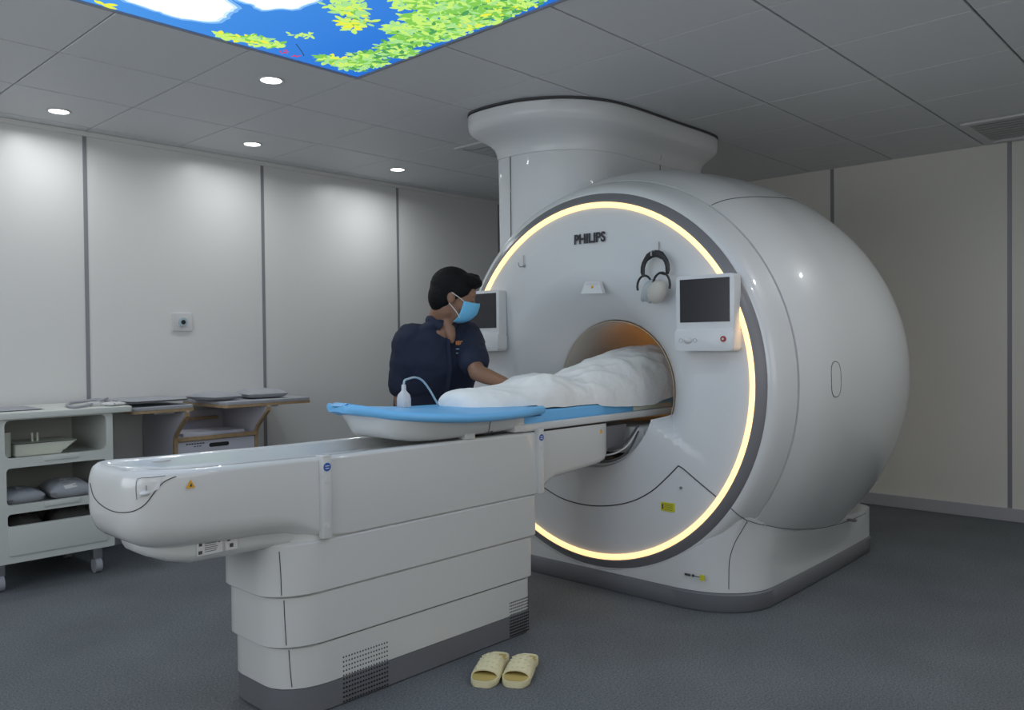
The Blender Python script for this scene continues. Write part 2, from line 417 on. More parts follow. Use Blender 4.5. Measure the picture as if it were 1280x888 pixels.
# air grilles
def grille(xa, xb, ya, yb, label, n=9):
    t = thing('air_grille', label, 'air vent', ((xa+xb)/2,(ya+yb)/2,H))
    bm = nb(); plate(bm, rrect(xa,xb,ya,yb,.006,2), [rrect(xa+.04,xb-.04,ya+.04,yb-.04,.004,2)], 'z', H-.012, H-.001)
    finish('frame', bm, 'diffuser', t, smooth=False)
    for k in range(n):
        x = xa+.05+(xb-xa-.1)*(k+.5)/n
        bm = nb(); w = (xb-xa-.1)/n*.62
        loft(bm, [[(x-w,y,H-.010),(x-w+.002,y,H-.008),(x+w,y,H-.001),(x+w-.002,y,H-.003)] for y in (ya+.04,yb-.04)])
        finish('louvre', bm, 'diffuser', t, smooth=False)
grille(3.05, 3.72, -2.42, -1.86, 'square louvred air grille in the ceiling at the far right wall')
grille(1.28, 1.86, .28, .72, 'air diffuser in the ceiling behind the scanner column', 6)

# wall plate
p = on(227.5,403,'y',YW)
t = thing('wall_call_plate', 'small square white wall plate with a round grey dial', 'wall plate', (p.x,YW,p.z))
bm = nb(); prism(bm, rrect(p.x-.065,p.x+.065,p.z-.058,p.z+.058,.008,3), 'y', YW-.012, YW, .002); finish('plate', bm, 'labelw', t)
bm = nb(); cyl(bm, (p.x,YW-.018,p.z),(p.x,YW-.011,p.z),.030); finish('dial', bm, 'cable', t)
bm = nb(); cyl(bm, (p.x,YW-.024,p.z),(p.x,YW-.017,p.z),.014); finish('lens', bm, 'black', t)

# ============================================================= THE SCANNER
AY, AZ = -.78, 1.027            # axis of the round housing
BY, BZ = -.775, .972            # axis of the bore
FX = .80
mri = thing('mri_scanner', 'big white round MRI scanner with a glowing amber ring round its bore', 'MRI scanner', (1.6,AY,0))
def ringx(x, r, n=128, cy=AY, cz=AZ): return [(x, cy+r*math.cos(2*PI*k/n), cz+r*math.sin(2*PI*k/n)) for k in range(n)]
PROF = [(.820,.925),(.822,.936),(.828,.948),(.842,.962),(.88,.979),(.93,.998),(.945,1.003)]
bm = nb(); loft(bm, [ringx(.83,.90)]+[ringx(x,r) for x,r in PROF]+[ringx(.96,.95)], cap=False); bezel = finish('front_bezel', bm, 'white', mri, ang=60)
PR2 = [(.955,.955),(.952,1.003),(.957,1.007),(1.0,1.028),(1.06,1.054),(1.14,1.078),(1.25,1.098),(1.38,1.109),(1.5,1.118),(1.65,1.124),(1.8,1.121),(1.95,1.108),(2.1,1.084),(2.25,1.045),(2.37,1.0),(2.47,.945),(2.55,.875),(2.60,.80),(2.625,.70),(2.63,.55),(2.60,.42),(2.5,.37)]
def RR(x):
    L = PROF+PR2[2:18]
    for (a, ra), (b, rb) in zip(L, L[1:]):
        if a <= x <= b: return ra+(rb-ra)*(x-a)/(b-a)
    return 1.0
prof = cat([(x, r, 0) for x, r in PR2[2:]], 3)
bm = nb(); loft(bm, [ringx(.957,.96)]+[ringx(p.x,p.y) for p in prof], cap=False); barrel = finish('barrel_cover', bm, 'white', mri, ang=60)
# dark trim ring + light ring
def annulus(name, m, r0, r1, x0, x1, bev=.003):
    bm = nb()
    rs = [ringx(x1,r0),ringx(x0+bev,r0),ringx(x0,r0+bev),ringx(x0,r1-bev),ringx(x0+bev,r1),ringx(x1,r1)]
    loft(bm, rs+[rs[0]], cap=False); bmesh.ops.remove_doubles(bm, verts=bm.verts[:], dist=1e-5)
    return finish(name, bm, m, mri, ang=60)
bm = nb(); rs = [ringx(.84,.882),ringx(.797,.882),ringx(.795,.886),ringx(.797,.890),ringx(.818,.926),ringx(.84,.930)]; loft(bm, rs+[rs[0]], cap=False); bmesh.ops.remove_doubles(bm, verts=bm.verts[:], dist=1e-5); finish('trim_ring', bm, 'greyring', mri, ang=60)
annulus('light_ring', 'light', .855, .884, .793, .84, .006)
# front panel: dished above a crease, flat below it, pierced by the bore
n = 288
rings = []
for s in range(0, 61):
    r = .856*(1-s/60)+.36*(s/60)
    ring = []
    for k in range(n):
        th = 2*PI*k/n
        ay = abs(r*math.cos(th)); az = BZ + r*math.sin(th)
        w = min(1, max(0, (az-(.869-.74*(ay-.321))+.006)/.013)); w = w*w*(3-2*w)
        u = max(0, (.60-r)/.24)
        dU = .012*max(0,(.76-r)/.16) if r > .60 else .012+.20*u**1.9
        dL = 0.0 if r > .372 else .03
        x = FX + .004 + w*dU + (1-w)*dL
        f = (r-.36)/(.856-.36); f = f*f*(3-2*f)
        ring.append((x, BY+(AY-BY)*f+r*math.cos(th), BZ+(AZ-BZ)*f+r*math.sin(th)))
    rings.append(ring)
bm = nb(); loft(bm, rings, cap=False)
# lower lip running back into the tube
last = rings[-1]; loft(bm, [last, [(1.02, p[1], p[2]) for p in last]], cap=False); bmesh.ops.remove_doubles(bm, verts=bm.verts[:], dist=1e-5)
fp = finish('front_panel', bm, 'panelw', mri, ang=50)
bm = nb(); rs = [ringx(x,r,96,BY,BZ) for x, r in ((1.015,.356),(1.012,.352),(1.05,.350),(1.5,.350),(2.1,.350),(2.5,.36),(2.6,.42))]; loft(bm, rs, cap=False); finish('bore_tube', bm, 'bore', mri, ang=60)
bm = nb(); rs = [ringx(x,r,96,BY,BZ) for x, r in ((1.010,.3530),(1.010,.3562),(1.016,.3562),(1.016,.3530),(1.010,.3530))]; loft(bm, rs, cap=False); o = finish('bore_edge_ring', bm, 'boreedge', mri); o['label'] = 'thin amber edge of the bore'
# warm lamp strips inside the tube
for s in (1, -1):
    bm = nb(); a0 = math.radians(9 if s > 0 else 171)
    loft(bm, [[(x, BY+.343*math.cos(a0+d), BZ+.343*math.sin(a0+d)) for d in (-.03,.03)]+[(x, BY+.349*math.cos(a0+d), BZ+.349*math.sin(a0+d)) for d in (.03,-.03)] for x in (1.55,2.3)])
    finish('bore_lamp', bm, 'borelight', mri, smooth=False)
# pedestal housing
PW, PY0 = .812, .46
def ped_half(yc):
    P = [(.885, (yc-.012)*k/5) for k in range(6)] + [(.86, yc-.008), (.83, yc-.003)]
    a0 = max(yc, .001); N = 30
    for k in range(N+1):
        y = a0+(PW-a0)*math.sin(PI/2*k/N)
        u = max(0, (y-PY0)/(PW-PY0)); x = FX if u <= 0 else FX+.30*(1-max(0,1-u**2.2)**(1/2.2))
        P.append((x, y))
    for k in range(1, 13): P.append((FX+.30+(2.36-FX-.30)*k/12, PW-.030*(k/12)**2))
    for k in range(1, 9):
        a = PI/2*k/8; P.append((2.36+.11*math.sin(a), PW-.030-.11*(1-math.cos(a))))
    P.append((2.47,.3)); P.append((2.47,0)); return P
def ZC(x):
    K = ((.80,.46),(.85,.45),(.94,.432),(1.035,.386),(1.2,.342),(1.37,.308),(1.75,.264),(2.28,.252),(3,.252))
    for (a, va), (b, vb) in zip(K, K[1:]):
        if x <= b: return va+(vb-va)*max(0,(x-a))/(b-a)
    return .25
def ped_ring(z, off, grow=0, plain=False):
    yc = math.sqrt(max(0, .932**2-(AZ-z)**2)) if abs(AZ-z) < .932 and not plain else 0
    half = []
    for i, (x, y) in enumerate(ped_half(max(yc, .02))):
        if i < 8:
            half.append((x if yc > .02 and not plain else FX, max(0, y))); continue
        h = y
        if not plain:
            zc = ZC(x); R_ = RR(min(max(x,.80),2.6))
            bc = math.sqrt(max(.01, R_**2-(AZ-zc)**2)); bz = math.sqrt(max(.01, (R_-.006)**2-(AZ-z)**2))
            wx = min(1, max(0, (x-FX)/.07))*min(1, max(0, (2.25-x)/.25))
            q = min(1, max(0, (z-.13)/(zc-.13)))
            if z <= zc or x > 2.25: h = y + (bc-y)*wx*q**1.8
            else: h = bz if wx > .6 else y + (bz-y)*wx
            if x > 2.05 and z > .255: h = min(h, bz)
            if z > .262: x = min(x, 2.36)
        half.append((x, h))
    out = []
    for s_ in (1, -1):
        L = half if s_ > 0 else half[::-1][1:-1]
        for x, y in L:
            gx_ = grow*(1 if x > 1.6 else -1)*(1 if (x < FX+.3 or x > 2.3) else 0); gy_ = grow if y > .3 else 0
            out.append((x+gx_*(1 if x < FX+.02 or x > 2.4 else .7), AY+s_*(y+gy_), z))
    return out
def offz(z):
    K = ((.0,0),(.16,0),(.22,.004),(.28,.014),(.33,.031),(.38,.053),(.43,.070),(.60,.072))
    for (a, va), (b, vb) in zip(K, K[1:]):
        if z <= b: return va+(vb-va)*(z-a)/(b-a)
    return .072
bm = nb(); loft(bm, [ped_ring(.09+.0101*k, offz(.09+.0101*k)) for k in range(41)]); pedo = finish('pedestal', bm, 'white', mri, ang=40)
bm = nb(); loft(bm, [ped_ring(z, 0, d, True) for z, d in ((0.0,-.004),(.010,.004),(.080,.006),(.0885,-.002))]); finish('kick_strip', bm, 'grey', mri, ang=45)
bm = nb(); box(bm, (.90,BY-.25,.665),(2.5,BY+.25,.80),.01); finish('bore_floor', bm, 'tablew', mri)
# joint lines
def seam(pts, r=.0028, m='line', k=6):
    bm = nb(); tube(bm, cat(pts, k), r, 6); return finish('joint', bm, m, mri)
SURF = [fp, pedo, bezel, barrel]
seam_on(SURF, [(672,604),(700,622),(730,631),(760,632.5),(790,627),(815,614),(835,596),(848,582.5)], .003, 'line', mri)
seam_on(SURF, [(848,582.5),(855,587),(870,600),(895,621)], .003, 'line', mri)
def barrel_pt(x, deg, off=.001):
    r = RR(x)+off; return (x, AY+r*math.cos(math.radians(deg)), AZ+r*math.sin(math.radians(deg)))
seam_on(barrel, [(881,262),(893,255),(910,249.5),(935,246.5),(960,246.5),(984,248),(1004,253)], .002, 'line', mri)
bm = nb(); q = []     # oval access cover outline on the barrel side
for k in range(32):
    t_ = 2*PI*k/32; dx = .035*math.cos(t_); dz = .075*math.sin(t_); dz = math.copysign(abs(math.sin(t_))**.6*.078, dz); dx = math.copysign(abs(math.cos(t_))**.8*.035, dx)
    x = 1.16+dx; z = 1.045+dz; q.append((x, AY-math.sqrt((RR(x)+.0005)**2-(z-AZ)**2), z))
tube(bm, q, .0018, 6, closed=True); finish('access_cover', bm, 'line', mri)
seam_on(SURF, [(911,752),(911,725),(912,700),(918,680),(927,664),(934,652)], .0018, 'line', mri)
seam_on(SURF, [(935,651),(947,655),(960,657.5),(980,661),(1000,662),(1020,661),(1040,657.5),(1062,651),(1082,642)], .0016, 'line', mri)
seam_on(SURF, [(907,630),(914,636),(923,644),(934,651)], .002, 'line', mri)
# writing
text_mesh('logo_lettering', 'PHILIPS', .066, frame_mtx((FX-.001,-.781,1.733),(0,-1,0),(-1,0,0)), 'logo', mri, bold=.0020, sx=.93)
# laser window
bm = nb(); a = [( -.755,1.52),(-.842,1.517),(-.862,1.458),(-.727,1.462)]
prism(bm, a, 'x', FX-.004, FX+.02, .003); o = finish('laser_window', bm, 'panelw', mri, ang=30)
bm = nb(); prism(bm, [(-.762,1.515),(-.836,1.513),(-.843,1.500),(-.756,1.502)], 'x', FX-.006, FX, .001); finish('painted_shadow', bm, 'diffuser', o, smooth=False)  # darker strip paints the shadow along the top of the recess
bm = nb(); ell(bm, (FX-.006,-.80,1.492), (.004,.007,.007)); finish('laser_lens', bm, 'amber', o)
# hooks
for (y, z) in ((-.341,1.65),(-1.188,1.645)):
    bm = nb(); tube(bm, [(FX-.004,y,z+.035),(FX-.004,y,z-.02)], .0028, 6); tube(bm, cat([(FX-.002,y,z-.02),(FX-.03,y,z-.028),(FX-.042,y,z-.018),(FX-.044,y,z-.006)],4), .003, 6)
    box(bm, (FX-.005,y-.006,z-.028), (FX+.003,y+.006,z-.014), .001); finish('hook', bm, 'metal', mri)
# labels
bm = nb(); prism(bm, rrect(-1.259,-1.186,.434,.474,.003,2), 'x', FX-.0005, FX+.003); o = finish('warning_label', bm, 'yellow', mri, smooth=False); o['label'] = 'yellow notice label'
bm = nb()
for k in range(5): box(bm, (FX-.0012,-1.250,.440+.0065*k), (FX-.0002,-1.204-.004*(k%2),.4415+.0065*k))
box(bm, (FX-.0012,-1.200,.442), (FX-.0002,-1.192,.466)); finish('label_print', bm, 'line', o, smooth=False)
bm = nb(); cyl(bm, (FX-.003,-1.293,.551),(FX+.002,-1.293,.551),.006,n=12); box(bm, (FX-.004,-1.298,.550),(FX-.0028,-1.288,.552)); finish('screw', bm, 'metal', mri)
bm = nb(); box(bm, (FX-.005,-1.412,.147),(FX,-1.390,.172)); o = finish('warning_label', bm, 'yellow', mri, smooth=False)
bm = nb(); box(bm, (FX-.005,-1.340,.156),(FX,-1.312,.165)); cyl(bm,(FX-.005,-1.355,.161),(FX,-1.355,.161),.006,n=12); box(bm,(FX-.005,-1.388,.1595),(FX,-1.360,.1615)); finish('label_print', bm, 'line', o, smooth=False)
# ceiling side lug near base
bm = nb(); box(bm, (2.0,AY-.845,.24),(2.03,AY-.80,.252),.003); finish('cover_latch', bm, 'greyring', mri)

Q = onmesh(fp, [(811,518.5),(822,523.5),(818,526),(808,521)], .0015); bm = nb()
if len(Q) == 4: bm.faces.new([bm.verts.new(q) for q in Q])
finish('warning_label', bm, 'amber', mri, smooth=False)
# operator displays
def display(yc, label):
    D = .745
    y0, y1 = yc-.142, yc+.142
    t = finish('operator_display', (lambda b: (prism(b, rrect(y0,y1,1.255,1.508,.014), 'x', D, FX+.004, .005), b)[1])(nb()), 'panelw', mri, ang=50); t['label'] = label
    bm = nb(); prism(bm, rrect(y0-.002,y1+.002,1.176,1.272,.014), 'x', D-.012, FX+.004, .006); finish('keypad_housing', bm, 'panelw', t, ang=50)
    bm = nb(); box(bm, (D-.0015,yc-.122,1.302), (D+.004,yc+.122,1.492)); finish('screen', bm, 'screen', t, smooth=False)
    bm = nb(); ell(bm, (D-.013,yc+.075,1.222), (.010,.021,.014)); finish('jog_knob', bm, 'labelw', t)
    for dy in (.112,.040):
        bm = nb(); tube(bm, [(D-.013,yc+dy+.009*math.cos(a*PI/8),1.222+.009*math.sin(a*PI/8)) for a in range(16)], .001, 5, closed=True); finish('key', bm, 'clear', t)
    if yc < -1:
        bm = nb(); cyl(bm, (D-.011,yc-.098,1.2275),(D-.018,yc-.098,1.2275),.0125,n=20); b = finish('stop_button', bm, 'red', t)
        bm = nb(); cyl(bm, (D-.018,yc-.098,1.2275),(D-.020,yc-.098,1.2275),.005,n=12); finish('button_cap', bm, 'labelw', b)
display(-1.452, 'display right of the bore with a red stop button')
display(-.062, 'display left of the bore, behind the technician')

# column from the scanner up to the ceiling
colm = thing('service_column', 'white column with a flared top joining the scanner to the ceiling', 'duct cover', (1.5,-.25,1.5))
plan = [(.757,-.02),(.75,-.15),(.775,-.32),(.85,-.47),(.97,-.59),(1.13,-.665),(1.35,-.69),(1.75,-.69),(2.15,-.69),(2.30,-.655),(2.36,-.55),(2.36,-.25),(2.35,.0),(2.27,.13),(2.1,.17),(1.6,.175),(1.1,.175),(.89,.14),(.79,.065)]
PL = cat([(a,b,0) for a,b in plan], 4, closed=True)
def inset(d, z):
    N = len(PL); out = []
    for i in range(N):
        tg = (PL[(i+1)%N]-PL[i-1]).normalized(); nrm = Vector((-tg.y, tg.x, 0))
        q = PL[i]+nrm*d; out.append((q.x+max(0,d)/.112*.085*min(1,max(0,(1.7-q.x)/.8)), q.y, z))
    return out
bm = nb(); loft(bm, [inset(.115,1.45),inset(.112,2.27)], cap=True); finish('column_shaft', bm, 'panelw', colm, ang=50)
bm = nb(); loft(bm, [inset(d,z) for d,z in ((.125,2.26),(.108,2.272),(.106,2.30),(.098,2.33),(.08,2.355),(.05,2.378),(.02,2.398),(.004,2.42),(.0,2.45),(.0,2.495),(.006,2.503))], cap=True); finish('flared_collar', bm, 'panelw', colm, ang=50)
bm = nb(); loft(bm, [inset(-.002,2.503),inset(-.002,H-.001)]); finish('shadow_gap', bm, 'line', colm, smooth=False)
for (px) in (0.862, 1.75):
    # vertical joints where the shaft outline passes these places
    q = min(inset(.110,0), key=lambda p: abs(p[0]-px)+(10 if p[1] > -.1 else 0) + (abs(p[1]+.12)*3 if px < 1 else 0))
    bm = nb(); tube(bm, [(q[0],q[1],1.5),(q[0],q[1],2.29),(q[0]-.004,q[1]-.012,2.335),(q[0]-.012,q[1]-.03,2.36)], .0022, 6); finish('joint', bm, 'line', colm)

# headphones on the hook
hp = thing('headphones', 'black and grey MRI headphones hanging on the hook beside the right display', 'headphones', (.76,-1.195,1.52))
X0 = FX-.045
cx, cz = -1.190, 1.548
bm = nb(); arc = []
for k in range(15):
    a = math.radians(200 - 218*k/14); arc.append((X0+.005, cx-.068*math.cos(a), cz+.075*math.sin(a)))
tube(bm, arc, [.006]+[.009]*4+[.012]*5+[.009]*4+[.006], 8, flat=(1.4,.7)); finish('headband', bm, 'black', hp)
bm = nb(); box(bm, (X0-.010,-1.181,1.612),(X0+.012,-1.175,1.634),.002); finish('band_mark', bm, 'metal', hp)
for s, (yy, zz, r) in ((1,(-1.135,1.475,.040)), (-1,(-1.240,1.475,.045))):
    bm = nb(); pts = [(X0-.02*(s<0), yy-r*math.cos(math.radians(a)), zz+r*1.25*math.sin(math.radians(a))) for a in range(-20,201,20)]
    tube(bm, pts, .0055, 8); 
    tube(bm, [(X0+.004, cx-(.064 if s<0 else -.064), cz-.025),(X0-.008, yy+ (.012 if s<0 else -.005), zz+r*1.25)], .006, 8); 
    finish('yoke', bm, 'black', hp)
rot = Matrix.Rotation(math.radians(28),3,'X') @ Matrix.Rotation(math.radians(18),3,'Z')
for s, c in ((1,(X0+.008,-1.160,1.455)), (-1,(X0-.014,-1.212,1.445))):
    bm = nb(); ell(bm, c, (.030,.036 if s>0 else .044,.056), rot); o = finish('ear_cup', bm, 'clear' if s > 0 else 'cushion', hp)
    bm = nb(); ell(bm, (c[0],c[1]+.020*1,c[2]-.004), (.024,.020,.052), rot); finish('ear_cushion', bm, 'clear', o)

# ============================================================ PATIENT COUCH
couch = thing('patient_couch', 'long white MRI patient couch on a stepped base, docked to the scanner', 'patient table', (-.45,-.775,0))
TY = -.775
def stadium(x0, x1, w, r, z, k=6):
    # rounded at the left end with a large radius, tighter at the right end
    pts = []
    for cx_, cy_, s, rr in ((x1-.03, w-.03, 0, .03), (x0+r[0], w-r[1], 1, None), (x0+r[0], -w+r[1], 2, None), (x1-.03, -w+.03, 3, .03)):
        for j in range(k+1):
            a = (s+j/k)*PI/2
            if rr: pts.append((cx_+rr*math.cos(a), TY+cy_+rr*math.sin(a), z))
            else: pts.append((cx_+r[0]*math.cos(a), TY+cy_+r[1]*math.sin(a), z))
    return pts
secs = [(.093,.232,-1.050,.118,.207),(.235,.402,-1.068,.135,.211),(.405,.575,-1.085,.160,.215)]
bases = []
for k, (z0, z1, x0, x1, w) in enumerate(secs):
    bm = nb(); loft(bm, [stadium(x0+.004,x1-.004,w-.004,(.16,.13),z0-(.0 if k == 0 else .0)), stadium(x0,x1,w,(.16,.13),z0+.004), stadium(x0,x1,w,(.16,.13),z1-.004), stadium(x0+.006,x1-.006,w-.006,(.16,.13),z1)])
    bases.append(finish('base_section', bm, 'tablew', couch, ang=40))
bm = nb(); loft(bm, [stadium(-1.035,.105,.198,(.16,.13),.0), stadium(-1.045,.113,.204,(.16,.13),.006), stadium(-1.050,.118,.208,(.16,.13),.094)]); finish('kick_strip', bm, 'grey', couch, ang=40)
for z in (.234, .404):
    bm = nb(); loft(bm, [stadium(-1.04,.112,.203,(.16,.13),z-.008), stadium(-1.04,.112,.203,(.16,.13),z+.008)]); finish('shadow_gap', bm, 'line', couch)
# perforated vents
def vent(xa, xb, za, zb, nx, nz, y, m='line'):
    bm = nb()
    for i in range(nx):
        for j in range(nz):
            x = xa+(xb-xa)*i/(nx-1); z = za+(zb-za)*j/(nz-1)
            vs = [bm.verts.new((x+.0034*math.cos(a*PI/3), y, z+.0034*math.sin(a*PI/3))) for a in range(6)]
            vs2 = [bm.verts.new((v.co.x, y+.002, v.co.z)) for v in vs]
            bm.faces.new(vs)
            for a in range(6): bm.faces.new((vs[a], vs[(a+1)%6], vs2[(a+1)%6], vs2[a]))
    finish('vent_perforation', bm, m, couch, smooth=False)
vent(-.83,-.645,.100,.162,17,5,TY-.2075); vent(-.83,-.645,.012,.088,17,6,TY-.2087,'dark')
vent(-.01,.100,.100,.150,14,5,TY-.2075); vent(-.01,.100,.014,.088,14,7,TY-.2087,'dark')

# main body: lofted rounded sections along x with a hollow top
def body_sec(x, w, zt, zb, rb, rt=.018, n=6):
    pts = []
    # start top near, go down the near side, across the bottom, up the far side, then the trough
    def arc(cy, cz, r, a0, a1, ry=None):
        for j in range(n+1):
            a = math.radians(a0+(a1-a0)*j/n); pts.append((x, TY+cy+r*math.cos(a), cz+(ry or r)*math.sin(a)))
    arc(-w+rt, zt-rt, rt, 90, 180)
    arc(-w+rb, zb+rb, rb, 180, 270)
    arc(w-rb, zb+rb, rb, 270, 360)
    arc(w-rt, zt-rt, rt, 0, 90)
    return pts
def trough(x, w, zt, dep, rt=.014):
    pts = []
    k = min(w-.040, w-rt-.004)/(w-.040) if w > .12 else max(.1, (w-rt-.004))/max(.02, w-.040)
    a = max(.004, min(w-.040, w-rt-.004))
    for u, d in ((1,0),(.93,.2),(.85,.75),(.74,1),(.35,1.0),(0,1.0),(-.35,1.0),(-.74,1),(-.85,.75),(-.93,.2),(-1,0)):
        pts.append((x, TY+a*u, zt-dep*d))
    return pts
bm = nb(); rings = []
for x, w, zt, zb, rb, rt, dep in ((-1.522,.06,.81,.735,.03,.03,.0),(-1.520,.10,.832,.705,.05,.045,.0),(-1.514,.130,.850,.685,.065,.05,.0),(-1.502,.152,.861,.668,.075,.048,.0),(-1.482,.170,.866,.652,.082,.040,.004),(-1.455,.185,.867,.638,.088,.034,.012),(-1.42,.196,.865,.628,.09,.028,.022),(-1.36,.203,.861,.620,.088,.024,.030),(-1.28,.207,.858,.616,.084,.018,.038),(-1.1,.209,.855,.613,.075,.016,.04),(-1.02,.210,.853,.608,.065,.014,.04),(-.95,.212,.851,.594,.04,.014,.04),(-.88,.213,.850,.580,.015,.014,.04),(-.80,.213,.849,.578,.006,.014,.04),(-.2,.213,.845,.578,.006,.014,.04),(.15,.213,.842,.578,.006,.014,.04),(.195,.213,.842,.578,.006,.014,.04)):
    rings.append(body_sec(x, w, zt, zb, rb, rt)+trough(x, w, zt, dep, rt))
loft(bm, rings); cbody = finish('couch_body', bm, 'tablew', couch, ang=50)
# lower keel under the cantilever
bm = nb(); rings = []
for x, w, zb in ((-1.45,.06,.615),(-1.43,.10,.600),(-1.38,.135,.580),(-1.32,.155,.566),(-1.1,.16,.562),(-.99,.165,.560),(-.93,.17,.560)):
    rings.append([(x,TY-w,.66),(x,TY-w,zb+.03),(x,TY-w+.012,zb+.010),(x,TY-w+.035,zb),(x,TY+w-.035,zb),(x,TY+w-.012,zb+.010),(x,TY+w,zb+.03),(x,TY+w,.66)])
loft(bm, rings); finish('couch_keel', bm, 'tablew', couch, ang=50)
# neck between base and body
bm = nb(); loft(bm, [stadium(-1.04,.13,.20,(.16,.13),.56), stadium(-1.04,.13,.20,(.16,.13),.60)]); finish('base_collar', bm, 'tablew', couch)
# bridge section into the scanner
bm = nb(); rings = []
for x, zb, w in ((.19,.572,.206),(.215,.590,.206),(.25,.612,.206),(.30,.626,.206),(.5,.640,.206),(.62,.650,.206),(.655,.658,.204),(.672,.675,.196),(.68,.70,.188),(.682,.83,.188)):
    rings.append([(x,TY-w,.838),(x,TY-w,zb+.03),(x,TY-w+.008,zb+.012),(x,TY-w+.03,zb),(x,TY+w-.03,zb),(x,TY+w-.008,zb+.012),(x,TY+w,zb+.03),(x,TY+w,.838)])
loft(bm, rings); finish('docking_bridge', bm, 'tablew', couch, ang=50)
bm = nb(); prism(bm, [(TY-.17,.70),(TY-.19,.82),(TY+.19,.82),(TY+.17,.70)], 'x', .68, .84, .01); finish('docking_plug', bm, 'greyring', couch)
# hoses in the gap at the scanner mouth
for r, zz, m in ((.012,-.02,'line'),(.008,-.045,'tablew'),(.010,-.075,'line')):
    bm = nb(); tube(bm, cat([(.70,TY-.14,.72+zz),(.74,TY-.20,.735+zz),(.78,TY-.245,.775+zz),(.82,TY-.275,.83+zz*.5)],6), r*.5, 8); finish('hose', bm, m, couch)
bm = nb(); prism(bm, [(.605,.795),(.628,.795),(.6165,.817)], 'y', TY-.2068, TY-.2055); o = finish('warning_triangle', bm, 'amber', couch, smooth=False)
# clamps on the near side
for xa, m in ((-.902,'bluelab'),(.167,'bluelab')):
    bm = nb(); box(bm, (xa-.017,TY-.232,.582),(xa+.017,TY-.205,.852),.004); box(bm, (xa-.017,TY-.232,.846),(xa+.017,TY-.19,.856),.003); cl = finish('rail_clamp', bm, 'tablew', couch)
    bm = nb(); cyl(bm, (xa,TY-.2335,.818),(xa,TY-.2315,.818),.014,n=28); lb = finish('round_label', bm, m, cl, smooth=False)
    bm = nb(); box(bm,(xa-.008,TY-.2342,.820),(xa+.008,TY-.2334,.823)); box(bm,(xa-.007,TY-.2342,.812),(xa+.007,TY-.2334,.815)); finish('label_print', bm, 'labelw', lb, smooth=False)
    for z in (.775,.625):
        bm = nb(); cyl(bm, (xa,TY-.2338,z),(xa,TY-.2315,z),.009,n=18); finish('screw_cap', bm, 'labelw', cl)
# triangle sticker and rating plates
bm = nb(); q = on(238,606,'y',TY-.2065); prism(bm, [(q.x-.014,q.z-.010),(q.x+.014,q.z-.010),(q.x,q.z+.014)], 'y', TY-.2090, TY-.2068); o = finish('warning_triangle', bm, 'amber', couch, smooth=False)
bm = nb(); prism(bm, [(q.x-.004,q.z-.006),(q.x+.005,q.z-.006),(q.x+.001,q.z+.005)], 'y', TY-.2094, TY-.2089); finish('triangle_print', bm, 'line', o, smooth=False)
for (xa, xb) in ((-1.315,-1.235),(-1.225,-1.185)):
    bm = nb(); box(bm, (xa,TY-.1625,.592),(xb,TY-.1555,.635)); o = finish('rating_plate', bm, 'labelw', couch, smooth=False)
    bm = nb(); y = TY-.1632
    box(bm, (xa+.006,y,.620),(xa+.016,y+.001,.632)); 
    if xb-xa > .05:
        box(bm, (xa+.004,y,.596),(xa+.016,y+.001,.606))
        for k in range(5): box(bm, (xa+.024,y,.600+.006*k),(xb-.02+.003*(k%3),y+.001,.6018+.006*k))
        cyl(bm, (xb-.010,y,.626),(xb-.010,y+.001,.626),.004,n=12)
    else: box(bm, (xa+.014,y,.60),(xa+.026,y+.001,.612))
    finish('plate_print', bm, 'line', o, smooth=False)
# end cap joint and recessed handle at the free end
seam_on(cbody, [(113,604),(117,620),(126,631),(140,639),(155,641),(170,638),(183,629),(195,613),(206,602),(220,596)], .0016, 'line', couch)
Q = onmesh(cbody, [(171,599),(204,596),(200,612),(173,624)], .004); Qb = onmesh(cbody, [(171,599),(204,596),(200,612),(173,624)], -.006)
bm = nb(); loft(bm, [Qb, Q]); bmesh.ops.bevel(bm, geom=bm.edges[:], offset=.003, segments=2, affect='EDGES'); o = finish('end_latch', bm, 'white', couch); seam_on(cbody, [(171,625),(170,612),(171,601),(176,598),(190,597),(207,595)], .0011, 'greyring', couch)
Q = onmesh(cbody, [(181,617)], .004); bm = nb(); ell(bm, Q[0], (.014,.009,.007)); finish('latch_knob', bm, 'white', o)
Q = onmesh(cbody, [(183,607),(183,613)], .005); bm = nb(); tube(bm, Q, .001, 5); finish('latch_mark', bm, 'line', o, smooth=False)
for k, P_ in enumerate((((349,690),(351,718),(352,745)),((355,751),(356,775),(358,807)),((361,813),(363,840),(366,869)))):
    seam_on(bases[2-k], P_, .0015, 'line', couch)
Q = onmesh(cbody, [(201,576)], .001); bm = nb(); ell(bm, Q[0],(.035,.006,.006)); finish('finger_slot', bm, 'white', couch)
# sliding tabletop with side rails
bm = nb(); rings = []
for y0, y1, z0, z1 in ((TY-.214,TY-.185,.846,.879),(TY+.185,TY+.214,.846,.879)):
    prism(bm, rrect(y0,y1,z0,z1,.008,3), 'x', .075, 2.1)
box(bm, (.08,TY-.19,.848),(2.1,TY+.19,.862)); finish('tabletop', bm, 'tablew', couch, ang=50)
